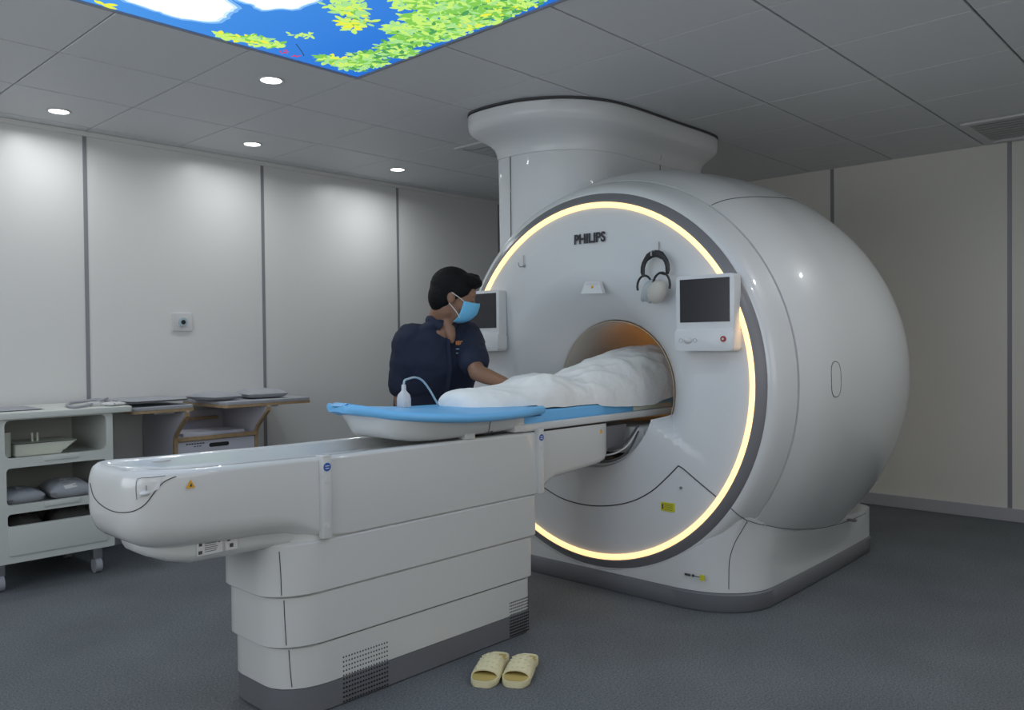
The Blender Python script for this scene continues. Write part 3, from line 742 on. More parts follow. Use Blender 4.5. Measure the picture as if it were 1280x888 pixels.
# tray carrying the head end of the pad
bm = nb(); rings = []
def tub_sec(x, wt, wb, zt, zb, r=.03):
    p = [(x,TY-wt,zt),(x,TY-(wt*.6+wb*.4),zt-(zt-zb)*.35),(x,TY-wb-.006,zb+r),(x,TY-wb+r*.4,zb+r*.3),(x,TY-wb+r*1.2,zb)]
    return p+[(x,2*TY-q[1],q[2]) for q in p[::-1]]
ts = [(-.585,.09,.05,.958,.935),(-.582,.13,.08,.957,.910),(-.572,.16,.11,.955,.892),(-.552,.18,.135,.951,.876),(-.52,.198,.155,.946,.864),(-.47,.212,.175,.938,.855),(-.40,.222,.192,.930,.850),(-.30,.226,.205,.922,.850),(-.22,.226,.212,.918,.855),(-.10,.222,.212,.915,.857),(.0,.216,.212,.914,.858),(.074,.214,.213,.913,.858)]
sm = cat([Vector(a[:3]) for a in ts],3); sm2 = cat([Vector((a[3],a[4],0)) for a in ts],3)
for a, b in zip(sm, sm2): rings.append(tub_sec(a.x,a.y,a.z,b.x,b.y,min(.03,(b.x-b.y)*.4)))
loft(bm, rings); finish('head_tray', bm, 'tablew', couch, ang=60)
bm = nb(); box(bm, (.02,TY-.2155,.850),(.078,TY+.2155,.915),.004); finish('tray_end', bm, 'tablew', couch)
bm = nb(); tube(bm, [(-.13,TY-.2245,.912),(-.135,TY-.218,.866)], .0015, 6); tube(bm, [(-.14,TY-.214,.862),(-.11,TY-.2155,.866)], .003, 6); finish('joint', bm, 'line', couch)
bm = nb(); box(bm, (-.25,TY-.208,.845),(-.20,TY-.16,.868),.003); finish('tray_foot', bm, 'tablew', couch)

# blue pads
def pad_z(x):
    K = ((-.70,.972),(-.66,.964),(-.59,.946),(-.46,.930),(-.24,.914),(.01,.912),(.2,.914),(.34,.918))
    for (a, za), (b, zb) in zip(K, K[1:]):
        if x <= b: return za+(zb-za)*max(0,(x-a)/(b-a))
    return K[-1][1]
bm = nb(); rings = []
for x, w in ((-.705,.045),(-.70,.065),(-.68,.09),(-.64,.125),(-.58,.175),(-.50,.225),(-.40,.265),(-.30,.278),(-.18,.280),(-.05,.275),(.05,.262),(.14,.238),(.19,.222),(.215,.215)):
    z = pad_z(x); th = .034 if x > -.69 else .022
    # edge bead, slight dish toward the middle
    pr = []
    for s in (-1, 1):
        L = [(w-.030,z+.003),(w-.012,z+.0),(w-.002,z+.008),(w,z+.018),(w-.004,z+.028),(w-.014,z+th),(w-.03,z+th-.001),(w-.05,z+th-.004),(w*.5,z+th-.0+.010*(w/.28)),(w*.2,z+th+.012*(w/.28))]
        if s > 0: L = L[::-1]
        pr += [(x, TY+s*a, b) for a, b in L]
    rings.append(pr)
loft(bm, rings); pad = finish('couch_pad', bm, 'pad', None, ang=60); tag(pad, 'wide blue vinyl pad with tapered end on the white tray of the couch', 'pad')
bm = nb()
t_ = nb(); box(t_, (.085,TY-.205,.8635),(.215,TY+.205,.908),.008,2); merge(bm, t_)
for xa, xb in ((.222,.96),(.97,1.95)):
    t_ = nb(); box(t_, (xa,TY-.182,.8635),(xb,TY+.182,.928),.012,3); merge(bm, t_)
lp = finish('mattress', bm, 'pad', None, ang=50); tag(lp, 'long blue mattress on the sliding tabletop beneath the white sheet', 'mattress')
bm = nb(); box(bm, (.905,TY-.190,.8795),(1.25,TY-.1825,.905),.003); o = finish('side_strip', bm, 'tray', lp); o['label'] = 'pale cream strip along the mattress edge'

# plug and cable lying on the blue pad
q = Vector((-.375,-.775,.975))
pl = thing('coil_connector', 'white connector plug with a pale cable standing on the blue pad', 'connector', q)
zt0 = .975
bm = nb(); base = on(505,508,'y',-.775); bx = base.x
rings = []
for dz, rx, ry in ((-.004,.022,.020),(.0,.024,.022),(.03,.024,.022),(.045,.021,.019),(.055,.013,.012),(.062,.008,.008),(.085,.007,.007)):
    rings.append([(bx+rx*math.copysign(abs(math.cos(a*PI/10))**.5,math.cos(a*PI/10)), -.775+ry*math.copysign(abs(math.sin(a*PI/10))**.5,math.sin(a*PI/10)), zt0+dz) for a in range(20)])
loft(bm, rings); finish('plug_body', bm, 'labelw', pl, ang=50)
bm = nb(); box(bm, (bx-.002,-.801,zt0-.003),(bx+.006,-.796,zt0+.025),.001); finish('key_rib', bm, 'labelw', pl)
top = Vector((bx,-.775,zt0+.08))
pts = [top, Vector((bx+.004,-.775,zt0+.10)), on(510,474,'y',-.765), on(519,472,'y',-.755), on(528,476,'y',-.745), on(536,486,'y',-.735), on(543,498,'y',-.73), on(548,507,'y',-.72)]
bm = nb(); tube(bm, cat(pts,6), .0042, 8); finish('cable', bm, 'cable', pl)
bm = nb(); loft(bm, [[(bx+r*math.cos(a*PI/12), -.775+r*.9*math.sin(a*PI/12), z) for a in range(24)] for r, z in ((.036,.9635),(.036,.9665),(.030,.967))]); finish('socket_rim', bm, 'bluelab', pl)

# ============================================================ PATIENT + SHEET
pt = thing('person', 'person lying on the couch with head inside the bore, covered by a white sheet', 'person', (.9,TY,.93))
bm = nb()
def limb(bm, pts, rs, n=14, k=5):
    P = cat(pts, k); R = []
    for i in range(len(rs)-1):
        for j in range(k): R.append(rs[i]+(rs[i+1]-rs[i])*j/k)
    R.append(rs[-1]); tube(bm, P, R, n)
    ell(bm, P[0], (R[0],)*3, seg=12); ell(bm, P[-1], (R[-1],)*3, seg=12)
for s in (-1, 1):
    limb(bm, [(.02,TY+s*.05,.985),(.10,TY+s*.055,.965),(.42,TY+s*.07,.985),(.78,TY+s*.085,1.005)], [.022,.028,.036,.052])
    limb(bm, [(-.06,TY+s*.05,.985),(.03,TY+s*.05,.965)], [.018,.024])
    limb(bm, [(1.34,TY+s*.155,1.02),(1.19,TY+s*.175,.975),(1.02,TY+s*.14,.985),(.93,TY+s*.09,1.03)], [.040,.034,.028,.020])
    ell(bm, (.90,TY+s*.06,1.045), (.05,.035,.016))
    for f_ in range(4): limb(bm, [(.87,TY+s*(.04+.014*f_),1.050),(.82,TY+s*(.03+.014*f_),1.048)], [.008,.006], 8, 2)
    limb(bm, [(.92,TY+s*.045,1.055),(.90,TY+s*.015,1.06)], [.009,.007], 8, 2)
ell(bm, (.86,TY,1.01), (.15,.145,.075)); ell(bm, (1.10,TY,1.02), (.20,.14,.085)); ell(bm, (1.28,TY,1.03), (.17,.165,.09))
limb(bm, [(1.40,TY,1.03),(1.52,TY,1.04)], [.058,.055]); 
ell(bm, (1.60,TY,1.045), (.115,.078,.09)); ell(bm, (1.58,TY,1.135), (.018,.012,.014)); 
for s in (-1,1): ell(bm, (1.60,TY+s*.078,1.04), (.03,.008,.018))
o = finish('body', bm, 'skin', pt); remesh(o, .008, 5)
bm = nb(); ell(bm, (1.625,TY,1.035), (.105,.086,.088)); finish('hair', bm, 'hair', pt)

bm = nb(); secs = [(-.145,.958,.978,.03,.92),(-.140,.950,1.000,.07,.97),(-.12,.947,1.018,.105,1),(-.07,.948,1.026,.135,1),(.0,.946,1.026,.15,1),(.08,.944,1.024,.155,1),(.16,.942,1.026,.16,1),(.22,.940,1.036,.165,1),(.28,.938,1.060,.17,1),(.34,.936,1.076,.175,1),(.42,.934,1.076,.175,1),(.50,.932,1.062,.175,1),(.57,.931,1.050,.178,1),(.64,.922,1.066,.185,1),(.72,.912,1.100,.195,1),(.82,.906,1.122,.202,1),(.95,.902,1.148,.208,1),(1.08,.908,1.168,.212,1),(1.2,.930,1.184,.212,1),(1.3,.945,1.192,.208,1),(1.42,.95,1.19,.205,1)]
S = cat([Vector(a[:3]) for a in secs],5); S2 = cat([Vector((a[3],0,0)) for a in secs],5)
def superr(u, p=2.3): return u
rings = []
for a, b in zip(S, S2):
    x, zb, zt, w = a.x, a.y, a.z, b.x; ring = []
    for k in range(49):
        th = PI*k/48
        c, s_ = math.cos(th), math.sin(th)
        yy = -w*math.copysign(abs(c)**.85, c); zz = zb+(zt-zb)*abs(s_)**.80
        v = Vector((x, TY+yy, zz))
        nn = noise.noise(Vector((x*7, yy*9, 1.3)))*.010 + noise.noise(Vector((x*18+yy*14, yy*20-x*6, 4.1)))*.007
        rid = 1-abs(noise.noise(Vector((x*9+yy*16, yy*7, 9.7))))*2
        nn += .016*max(0,rid)**4 + .004*noise.noise(Vector((x*40, yy*34, 2.2)))
        amp = min(1, .25+s_)*(.35+.65*min(1,max(0,(x+.05)/.5)))
        dirv = Vector((0, -c, s_+.2)).normalized()
        v += dirv*nn*amp
        if x < .62: v.z -= .004*(1-s_)
        if s_ < .35: v.z += .008*noise.noise(Vector((x*11,0,c*3)))
        ring.append((v.x, v.y, max(v.z, .931 if abs(yy) < .185 and x > .22 else (.949 if abs(yy) < .2 and x <= .22 else .87))))
    rings.append(ring)
loft(bm, rings, cap=False, closed=False)
# the closed foot end
vs = [v for v in bm.verts]; first = vs[:49]
try: bm.faces.new(first)
except Exception: pass
sh = finish('sheet', bm, 'sheet', None, ang=80); m_ = sh.modifiers.new('s','SUBSURF'); m_.levels = 1; m_.render_levels = 1
tag(sh, 'rumpled white sheet draped over the person lying on the couch', 'sheet')

# ============================================================ TECHNICIAN
tech = thing('person', 'technician in a navy short-sleeved shirt and blue face mask standing behind the couch', 'person', (.22,-.22,0))
Fd = Vector((-.2,-.98,0)).normalized(); Ld = Vector((.98,-.2,0)).normalized(); UZ = Vector((0,0,1))
chest = at(545,452,3.98); hipc = Vector((.235,-.235,.90)); neck = at(552,404,3.93)
Rs = at(509,427,3.90); Ls = at(584,419,4.02)
Re = at(502,496,3.95); Rw = at(512,560,3.90)
Le = at(596,466,3.80); Lw = at(634,480,3.80)
head = at(567,372,3.90)
HF = Vector((.76,-.63,-.25)).normalized()       # where the face points
HL = UZ.cross(HF).normalized(); HU = HF.cross(HL).normalized()
HR = Matrix(((HF.x,HL.x,HU.x),(HF.y,HL.y,HU.y),(HF.z,HL.z,HU.z)))
def hp_(a, b, c): return head+HF*a+HL*b+HU*c
bm = nb()
# head
ell(bm, hp_(-.012,0,.030), (.100,.078,.098), HR); ell(bm, hp_(.028,0,-.012), (.074,.066,.092), HR); ell(bm, hp_(.040,0,-.075), (.048,.048,.042), HR)
ell(bm, hp_(.070,0,.035), (.030,.050,.040), HR)
limb(bm, [hp_(.092,0,.012),hp_(.104,0,-.020)], [.009,.012], 10, 3); ell(bm, hp_(.088,0,-.062), (.016,.026,.012), HR)
for s in (-1,1):
    ell(bm, hp_(.086,s*.030,.006), (.013,.014,.010), HR); ell(bm, hp_(.088,s*.032,.026), (.010,.020,.006), HR)
    ell(bm, hp_(-.012,s*.078,-.010), (.019,.010,.032), HR); ell(bm, hp_(.05,s*.05,-.03), (.03,.02,.03), HR)
limb(bm, [hp_(-.022,0,-.055), neck+UZ*.03, neck-UZ*.05], [.060,.062,.070])
SXn = (Ls-Rs).normalized(); frn = Vector((SXn.y,-SXn.x,0)).normalized()
limb(bm, [neck+frn*.035+SXn*.01, chest_v if False else neck+frn*.075+SXn*.018-UZ*.055, neck+frn*.088+SXn*.022-UZ*.09], [.040,.026,.012])
# torso, hips, legs (under the clothes)
ell(bm, chest+UZ*.02, (.13,.075,.17)); ell(bm, hipc, (.13,.085,.12))
limb(bm, [chest, hipc], [.09,.09])
for sh_, el, wr in ((Rs,Re,Rw),(Ls,Le,Lw)):
    limb(bm, [sh_, (sh_+el)/2, el], [.048,.044,.038]); limb(bm, [el, (el*2+wr)/3, wr], [.039,.038,.025])
def hand(wr, d, nrm, side):
    d = d.normalized(); nrm = (nrm-d*nrm.dot(d)).normalized(); sd = d.cross(nrm)
    limb(bm, [wr, wr+d*.03], [.024,.026]); 
    for j in range(5):
        limb(bm, [wr+d*.02+sd*(-.030+.015*j)*.8, wr+d*.085+sd*(-.030+.015*j)], [.014,.012], 8, 2)
    for j, L in enumerate((.060,.074,.080,.070)):
        b = wr+d*.085+sd*(-.030+.020*j)*1.05
        limb(bm, [b, b+d*L*.5-nrm*.008, b+d*L*.85-nrm*.028], [.0105,.0095,.008], 8, 3)
    t0 = wr+d*.025-sd*.028*side
    limb(bm, [t0, t0+d*.035-sd*.022*side-nrm*.005, t0+d*.065-sd*.024*side-nrm*.012], [.014,.011,.009], 8, 3)
hand(Lw, Vector((.90,-.35,-.22)), Vector((0,0,1)), 1)
hand(Rw, Vector((.15,-.12,-1)), Vector((0,1,.1)), -1)
feet = []
for s in (-1,1):
    hp0 = hipc+Ld*.09*s-UZ*.05; kn = Vector((hp0.x+.01*s,hp0.y+.02,.48)); an = Vector((hp0.x+.02*s,hp0.y+.05,.09))
    limb(bm, [hp0,kn],[.08,.055]); limb(bm, [kn,an],[.052,.038]); feet.append((hp0,kn,an))
    limb(bm, [an-UZ*.035, an-UZ*.045+Vector((0,-.12,0))],[.035,.028])
body = finish('body', bm, 'skin', tech); remesh(body, .0055, 6)
# shirt
bm = nb()
def oval(c, X, Y, rx, ry, n=40, p=.9):
    return [c + X*rx*math.copysign(abs(math.cos(2*PI*k/n))**p, math.cos(2*PI*k/n)) + Y*ry*math.copysign(abs(math.sin(2*PI*k/n))**p, math.sin(2*PI*k/n)) for k in range(n)]
shc = (Rs+Ls)/2; SX = (Ls-Rs).normalized(); SX.z = 0; SX.normalize(); SY = UZ.cross(SX)
tors = [(hipc-UZ*.05,.19,.135),(hipc+UZ*.05,.195,.135),(hipc*.55+chest*.45,.195,.130),(chest-UZ*.03,.215,.132),(chest+UZ*.06,.220,.128),(shc-UZ*.01,.205,.105),(shc+UZ*.035,.155,.085),(neck-UZ*.005,.085,.072),(neck+UZ*.018,.066,.066)]
tc = cat([a[0] for a in tors],4); tr = cat([Vector((a[1],a[2],0)) for a in tors],4)
loft(bm, [oval(c, SX, SY, r.x, r.y) for c, r in zip(tc, tr)])
for sh_, el, end in ((Rs,Re,.86),(Ls,Le,.70)):
    e = sh_+(el-sh_)*(end if end < .8 else .76); inn = sh_+(shc-sh_)*.35+UZ*.0
    limb(bm, [inn, sh_+(shc-sh_)*.05, sh_+(el-sh_)*.3, sh_+(el-sh_)*.6, e], [.080,.076,.074,.072,.074])
shirt = finish('shirt', bm, 'shirt', tech); remesh(shirt, .007, 5)
dm = bpy.data.textures.new('fold','CLOUDS'); dm.noise_scale = .09
dp = shirt.modifiers.new('d','DISPLACE'); dp.texture = dm; dp.strength = .022; dp.mid_level = .5; dp.texture_coords = 'LOCAL'
# collar, placket, buttons, embroidery
bm = nb()
fr = -SY if (-SY).dot(Fd) > 0 else SY
cc = neck+UZ*.012; pts = []
for k in range(21):
    a = math.radians(-160+320*k/20); d = -fr*math.cos(a)+SX*math.sin(a)
    pts.append(cc+d*(.070+.012*max(0,abs(a)-2.0))+UZ*(.012-.010*abs(a)/2.7-.045*max(0,abs(a)-2.0))); 
tube(bm, pts, .012, 8, flat=(.6,1.5)); finish('collar', bm, 'shirt', tech)
def chest_pt(dx, z, extra=.012):
    # point on the front of the shirt
    best = None
    for c, r in zip(tc, tr):
        if best is None or abs(c.z-z) < abs(best[0].z-z): best = (c, r)
    c, r = best; u = min(.95, abs(dx)/r.x); yy = r.y*(1-u**2.2)**(1/2.2)
    return Vector((c.x,c.y,z))+SX*dx+fr*(yy+extra)
bm = nb(); P = [chest_pt(.012+.012*k/12, chest.z+.13-.34*k/12, .010) for k in range(13)]
tube(bm, P, .016, 8, flat=(1,.25)); finish('placket', bm, 'shirt', tech)
for k in (2,5,8,11):
    bm = nb(); ell(bm, P[k]+fr*.006, (.005,.005,.005), seg=10); finish('button', bm, 'trouser', tech)
for (a, b, w, m) in (((577,430),(583,430),.010,'orange'),((577,439),(585,438),.003,'white2'),((577,444),(587,442),.003,'white2')):
    pass
def badge(name, dx0, dx1, z, h, m, n=5):
    bm = nb()
    for k in range(n):
        x0 = dx0+(dx1-dx0)*k/n; x1 = dx0+(dx1-dx0)*(k+.72)/n
        p0 = chest_pt(x0,z,.0175); p1 = chest_pt(x1,z,.0175); hh = h*(1 if k%2 else .8)
        r = [p0-UZ*hh/2, p1-UZ*hh/2, p1+UZ*hh/2, p0+UZ*hh/2]
        loft(bm, [r, [v+fr*.002 for v in r]])
    finish(name, bm, m, tech, smooth=False)
bz = chest.z
badge('embroidery', .050, .088, bz+.088, .022, 'orange', 4); badge('embroidery', .052, .090, bz+.060, .006, 'white2', 6); badge('embroidery', .052, .094, bz+.040, .006, 'white2', 7)
# trousers and shoes
bm = nb(); ell(bm, hipc-UZ*.02, (.175,.125,.15))
for hp0, kn, an in feet: limb(bm, [hp0,kn,an+UZ*.0], [.095,.078,.062])
tr_ = finish('trousers', bm, 'trouser', tech); remesh(tr_, .010, 4)
for hp0, kn, an in feet:
    bm = nb(); rings = []
    for yy, w, zt in ((.07,.02,.03),(.065,.032,.07),(.03,.040,.085),(-.03,.042,.085),(-.09,.048,.062),(-.14,.048,.048),(-.175,.036,.035),(-.185,.018,.025)):
        rings.append([(an.x+w*math.cos(a*PI/8), an.y+yy, max(.001,(zt/2)+(zt/2)*math.sin(a*PI/8))) for a in range(16)])
    loft(bm, rings); finish('shoe', bm, 'black', tech)
# hair
bm = nb()
ell(bm, hp_(-.018,0,.046), (.106,.086,.098), HR); ell(bm, hp_(-.052,0,.000), (.070,.076,.090), HR); ell(bm, hp_(.045,.0,.088), (.064,.066,.040), HR); ell(bm, hp_(.078,-.01,.092), (.040,.052,.028), HR)
for s in (-1,1): ell(bm, hp_(.012,s*.066,.045), (.045,.020,.045), HR); ell(bm, hp_(.004,s*.074,.016), (.012,.008,.032), HR)
r2 = random.Random(3)
for k in range(26):
    a = r2.uniform(-.07,.08); b = r2.uniform(-.06,.06); ell(bm, hp_(a,b,.118-abs(b)*.35-max(0,-a)*.25), (.022,.018,.017), HR, seg=10)
hair = finish('hair', bm, 'hair', tech); remesh(hair, .005, 2)
# face mask
bm = nb(); rings = []
for k in range(11):
    el = math.radians(15-83*k/10); row = []
    for q in range(25):
        az = math.radians(-72+144*q/24); e2 = el-math.radians(8)*math.sin(abs(az))*(1 if k < 5 else .3)
        ply = 1+.010*math.sin(k*2.1)
        row.append(hp_(.010+.121*math.cos(e2)*math.cos(az)*ply, .081*math.cos(e2)**.6*math.sin(az), -.022+.098*math.sin(e2)))
    rings.append(row)
loft(bm, rings, cap=False, closed=False); mk = finish('face_mask', bm, 'mask', tech, ang=80); so = mk.modifiers.new('s','SOLIDIFY'); so.thickness = .003
for s in (-1,1):
    for c0, c1 in ((-.010,.014),(-.088,-.036)):
        bm = nb(); tube(bm, cat([hp_(.046,s*.076,c0),hp_(.018,s*.084,(c0+c1)/2),hp_(-.018,s*.090,c1)],4), .0022, 6); finish('ear_loop', bm, 'labelw', mk)

# ============================================================ SLIPPERS
def slipper(toe, heel, label, side):
    toe = Vector(toe); heel = Vector(heel); d = (toe-heel); L = d.length; d.normalize(); s = Vector((-d.y,d.x,0))
    t = thing('slipper', label, 'slipper', heel, 'pair of cream slippers')
    prof = [(0,.018),(.03,.034),(.10,.040),(.3,.037),(.5,.040),(.7,.048),(.85,.050),(.95,.040),(.99,.025),(1,.012)]
    def outline(z, k=1.0, dz=0):
        a = []; P1 = cat([(u,w,0) for u, w in prof],3)
        for q in P1: a.append(heel+d*q.x*L+s*(q.y*k)+UZ*z)
        for q in P1[::-1]: a.append(heel+d*q.x*L-s*(q.y*k)+UZ*z)
        return a
    bm = nb(); loft(bm, [outline(.001,.94),outline(.004,1),outline(.022,1),outline(.026,.96)]); sole = finish('sole', bm, 'cream', t, ang=50)
    bm = nb(); loft(bm, [outline(.0262,.90),outline(.0285,.86)]); finish('insole', bm, 'insole', t, ang=50)
    # broad closed upper with toe opening
    bm = nb(); rings = []
    for u, w, h in ((.30,.040,.050),(.36,.043,.062),(.46,.046,.072),(.56,.048,.070),(.66,.050,.062),(.75,.051,.053),(.81,.051,.048)):
        c = heel+d*u*L; n_ = 17
        ou = [c+s*w*1.04*math.cos(PI*k/(n_-1))+UZ*(.016+(h-.016)*math.sin(PI*k/(n_-1))**.7) for k in range(n_)]
        inn = [c+s*(w-.005)*math.cos(PI*k/(n_-1))+UZ*(.016+(h-.021)*math.sin(PI*k/(n_-1))**.7) for k in range(n_)][::-1]
        rings.append(ou+inn)
    loft(bm, rings); up = finish('upper', bm, 'cream', t, ang=50)
    bm = nb()
    for i in range(5):
        for j in range(5):
            u = .40+.085*i; c = heel+d*u*L; a = PI*(.27+.46*j/4)
            K = ((.30,.040,.050),(.36,.043,.062),(.46,.046,.072),(.56,.048,.070),(.66,.050,.062),(.75,.051,.053),(.81,.051,.048))
            for (u0,w0,h0),(u1,w1,h1) in zip(K, K[1:]):
                if u0 <= u <= u1: q_ = (u-u0)/(u1-u0); w = w0+(w1-w0)*q_; h = h0+(h1-h0)*q_
            ell(bm, c+s*w*math.cos(a)*1.04+UZ*(.016+(h-.016)*math.sin(a)**.7), (.0065,.0065,.0022), seg=8)
    finish('woven_bump', bm, 'cream', up)
    bm = nb(); tube(bm, cat([heel+d*.16*L+s*.034+UZ*.026, heel+d*.07*L+s*.034+UZ*.028, heel+d*.02*L+s*.022+UZ*.029, heel+d*.012*L+UZ*.029, heel+d*.02*L-s*.022+UZ*.029, heel+d*.07*L-s*.034+UZ*.028, heel+d*.16*L-s*.034+UZ*.026],4), .005, 8); finish('heel_rim', bm, 'cream', t)
slipper((-.425,-1.232,0), (-.195,-1.105,0), 'cream slipper lying closer to the couch base, left of its pair', 1)
slipper((-.352,-1.318,0), (-.135,-1.200,0), 'cream slipper farther from the couch base, right of its pair', -1)

# ============================================================ SHELF TROLLEY
cart = thing('shelf_trolley', 'white shelf trolley with rounded openings against the left wall', 'trolley', (-.97,1.6,0))
cy0, cy1 = 1.33, 1.90; cx0, cx1 = -1.285, -.688
bm = nb()
holes = [rrect(-1.205,-.722,.668,.858,.028,4), rrect(-1.200,-.722,.432,.618,.020,4), rrect(-1.198,-.722,.325,.388,.016,4)]
plate(bm, rrect(cx0,cx1,.142,.864,.006,2), holes, 'y', cy0, cy0+.022)
box(bm, (cx0,cy0+.022,.142),(cx0+.02,cy1,.864)); box(bm, (cx1-.02,cy0+.022,.142),(cx1,cy1,.864)); box(bm, (cx0+.02,cy1-.015,.142),(cx1-.02,cy1,.864)); box(bm, (cx0+.02,cy0+.022,.142),(cx1-.02,cy1-.015,.16))
finish('cabinet_body', bm, 'cart', cart, smooth=False)
bm = nb(); prism(bm, rrect(cx0-.01,-.588,cy0-.025,cy1+.0,.02,4), 'z', .864, .896, .006); finish('worktop', bm, 'cart', cart)
for z in (.635,.400):
    bm = nb(); box(bm, (cx0+.02,cy0+.018,z),(cx1-.02,cy1-.015,z+.018)); 
    box(bm, (-1.03,cy0-.006,z+.004),(-.86,cy0+.022,z+.028),.006); finish('shelf', bm, 'cart', cart)
bm = nb(); prism(bm, rrect(-1.196,-.724,.178,.320,.012,4), 'y', cy0-.006, cy0+.02, .003); finish('drawer', bm, 'cart', cart)
for x in (-1.225,-.76):
    for y in (1.39, 1.84):
        bm = nb(); cyl(bm, (x-.016,y,.042),(x+.016,y,.042),.042,n=24); w_ = finish('caster', bm, 'greypad', cart)
        bm = nb(); box(bm, (x-.024,y-.02,.075),(x+.024,y+.02,.143),.006); finish('caster_fork', bm, 'metal', w_)
# things in the trolley
def cloth_tag(o, quad):
    Q = onmesh(o, quad, .002)
    if len(Q) == 4:
        b2 = nb(); b2.faces.new([b2.verts.new(q) for q in Q]); finish('cloth_label', b2, 'labelw', o, smooth=False)
def pillow(name, label, c, sx, sy, sz, m, cat_, rot=0, group=None, lab=None, seed=1):
    bm = nb(); N = 18; rings = []
    top = []; 
    rz = Matrix.Rotation(rot,3,'Z'); c = Vector(c)
    def P(i, j, s):
        u = -1+2*i/N; v = -1+2*j/N
        h = max(0,(1-abs(u)**3.2))**.55*max(0,(1-abs(v)**3.2))**.55
        k = 1+.04*noise.noise(Vector((u*2+seed,v*2,seed)))
        z = sz*(.5+.5*s*h) + (.12*sz*noise.noise(Vector((u*3+seed,v*3,2)))*h if s > 0 else 0)
        if s < 0: z = sz*(.5-.5*h**.5)
        return c+rz@Vector((u*sx/2*k, v*sy/2*k, 0))+UZ*z
    for s in (1, -1):
        g = [[bm.verts.new(P(i,j,s)) for j in range(N+1)] for i in range(N+1)]
        for i in range(N):
            for j in range(N): bm.faces.new((g[i][j],g[i+1][j],g[i+1][j+1],g[i][j+1]) if s > 0 else (g[i][j],g[i][j+1],g[i+1][j+1],g[i+1][j]))
    bmesh.ops.remove_doubles(bm, verts=bm.verts[:], dist=1e-4)
    o = finish(name, bm, m, None, ang=70); tag(o, label, cat_, group)
    if lab:
        for (du, dv, a) in lab:
            b2 = nb(); q = c+rz@Vector((du,dv,0))+UZ*(sz*1.0+.001); r3 = Matrix.Rotation(a,3,'Z')
            e = [q+r3@Vector((x,y,0)) for x, y in ((-.025,-.012),(.025,-.012),(.025,.012),(-.025,.012))]
            loft(b2, [e,[v+UZ*.003 for v in e]]); l = finish('cloth_label', b2, 'labelw', o, smooth=False)
    return o
sb1 = pillow('sandbag', 'grey sandbag with a white tag at the left of the middle trolley shelf', (-1.115,1.50,.419), .20,.26,.075,'greypad','sandbag',.1,'sandbags on the trolley',None,1)
cloth_tag(sb1, [(18,609),(28,611),(33,615.5),(23,616)])
sb2 = pillow('sandbag', 'grey sandbag with two white tags in the middle of the trolley shelf', (-.875,1.50,.419), .20,.30,.095,'greypad','sandbag',-.1,'sandbags on the trolley',None,2)
cloth_tag(sb2, [(74,599),(88,598),(90,602),(75,604)]); cloth_tag(sb2, [(79,608),(94,604.5),(97,608.5),(82,612)])
pillow('foam_block', 'dark pad at the left of the lowest trolley opening', (-1.10,1.52,.1615),.20,.26,.20,'darkpad','pad',.1,None,None,3)
pillow('foam_block', 'dark pad at the right of the lowest trolley opening', (-.85,1.52,.1615),.22,.26,.21,'darkpad','pad',-.1,None,None,4)
ct = thing('coil_tray', 'off-white flat coil tray on the top trolley shelf', 'coil', (-1.0,1.5,.6635))
bm = nb(); loft(bm, [[(-1.14+a,1.40+b,.664+z) for a, b in ((0,0),(.22+e,0),(.22+e,.22),(0,.22))] for z, e in ((0,0),(.012,.0),(.02,.02),(.05,.055),(.062,.075),(.066,.075))]); bmesh.ops.bevel(bm, geom=bm.edges[:], offset=.004, segments=2, affect='EDGES'); finish('tray_shell', bm, 'tray', ct)
bm = nb(); cyl(bm, (-1.172,1.45,.6645),(-1.172,1.45,.790),.027); finish('tray_handle', bm, 'tray', ct)
for x in (-1.04,-1.015):
    bm = nb(); cyl(bm, (x,1.47,.731),(x,1.47,.775),.006,n=12); finish('pin', bm, 'tray', ct)

# things on the trolley top
ca = thing('coil_lead', 'loop of grey lead on the trolley top near the wall joint', 'cable', (-.80,1.62,.8965))
bm = nb(); tube(bm, cat([on(a,b,'z',c) for a,b,c in ((143,506,.906),(136,501,.912),(124,499.5,.916),(104,502,.908),(88,504,.906),(84,507,.905),(94,509,.905),(112,506,.908),(126,501,.922),(134,498,.93))],8), .008, 8); finish('lead', bm, 'greypad', ca)
bm = nb(); box(bm, (-.76,1.44,.8965),(-.70,1.50,.918),.005); finish('lead_clip', bm, 'labelw', ca)
pillow('cloth', 'small folded white cloth near the front edge of the trolley top', (-.655,1.40,.8965),.10,.09,.022,'labelw','cloth',.4,None,None,8)
pillow('mat', 'thin grey mat lying at the left end of the trolley top', (-1.12,1.60,.8965),.26,.36,.008,'greypad','mat',0,None,None,9)

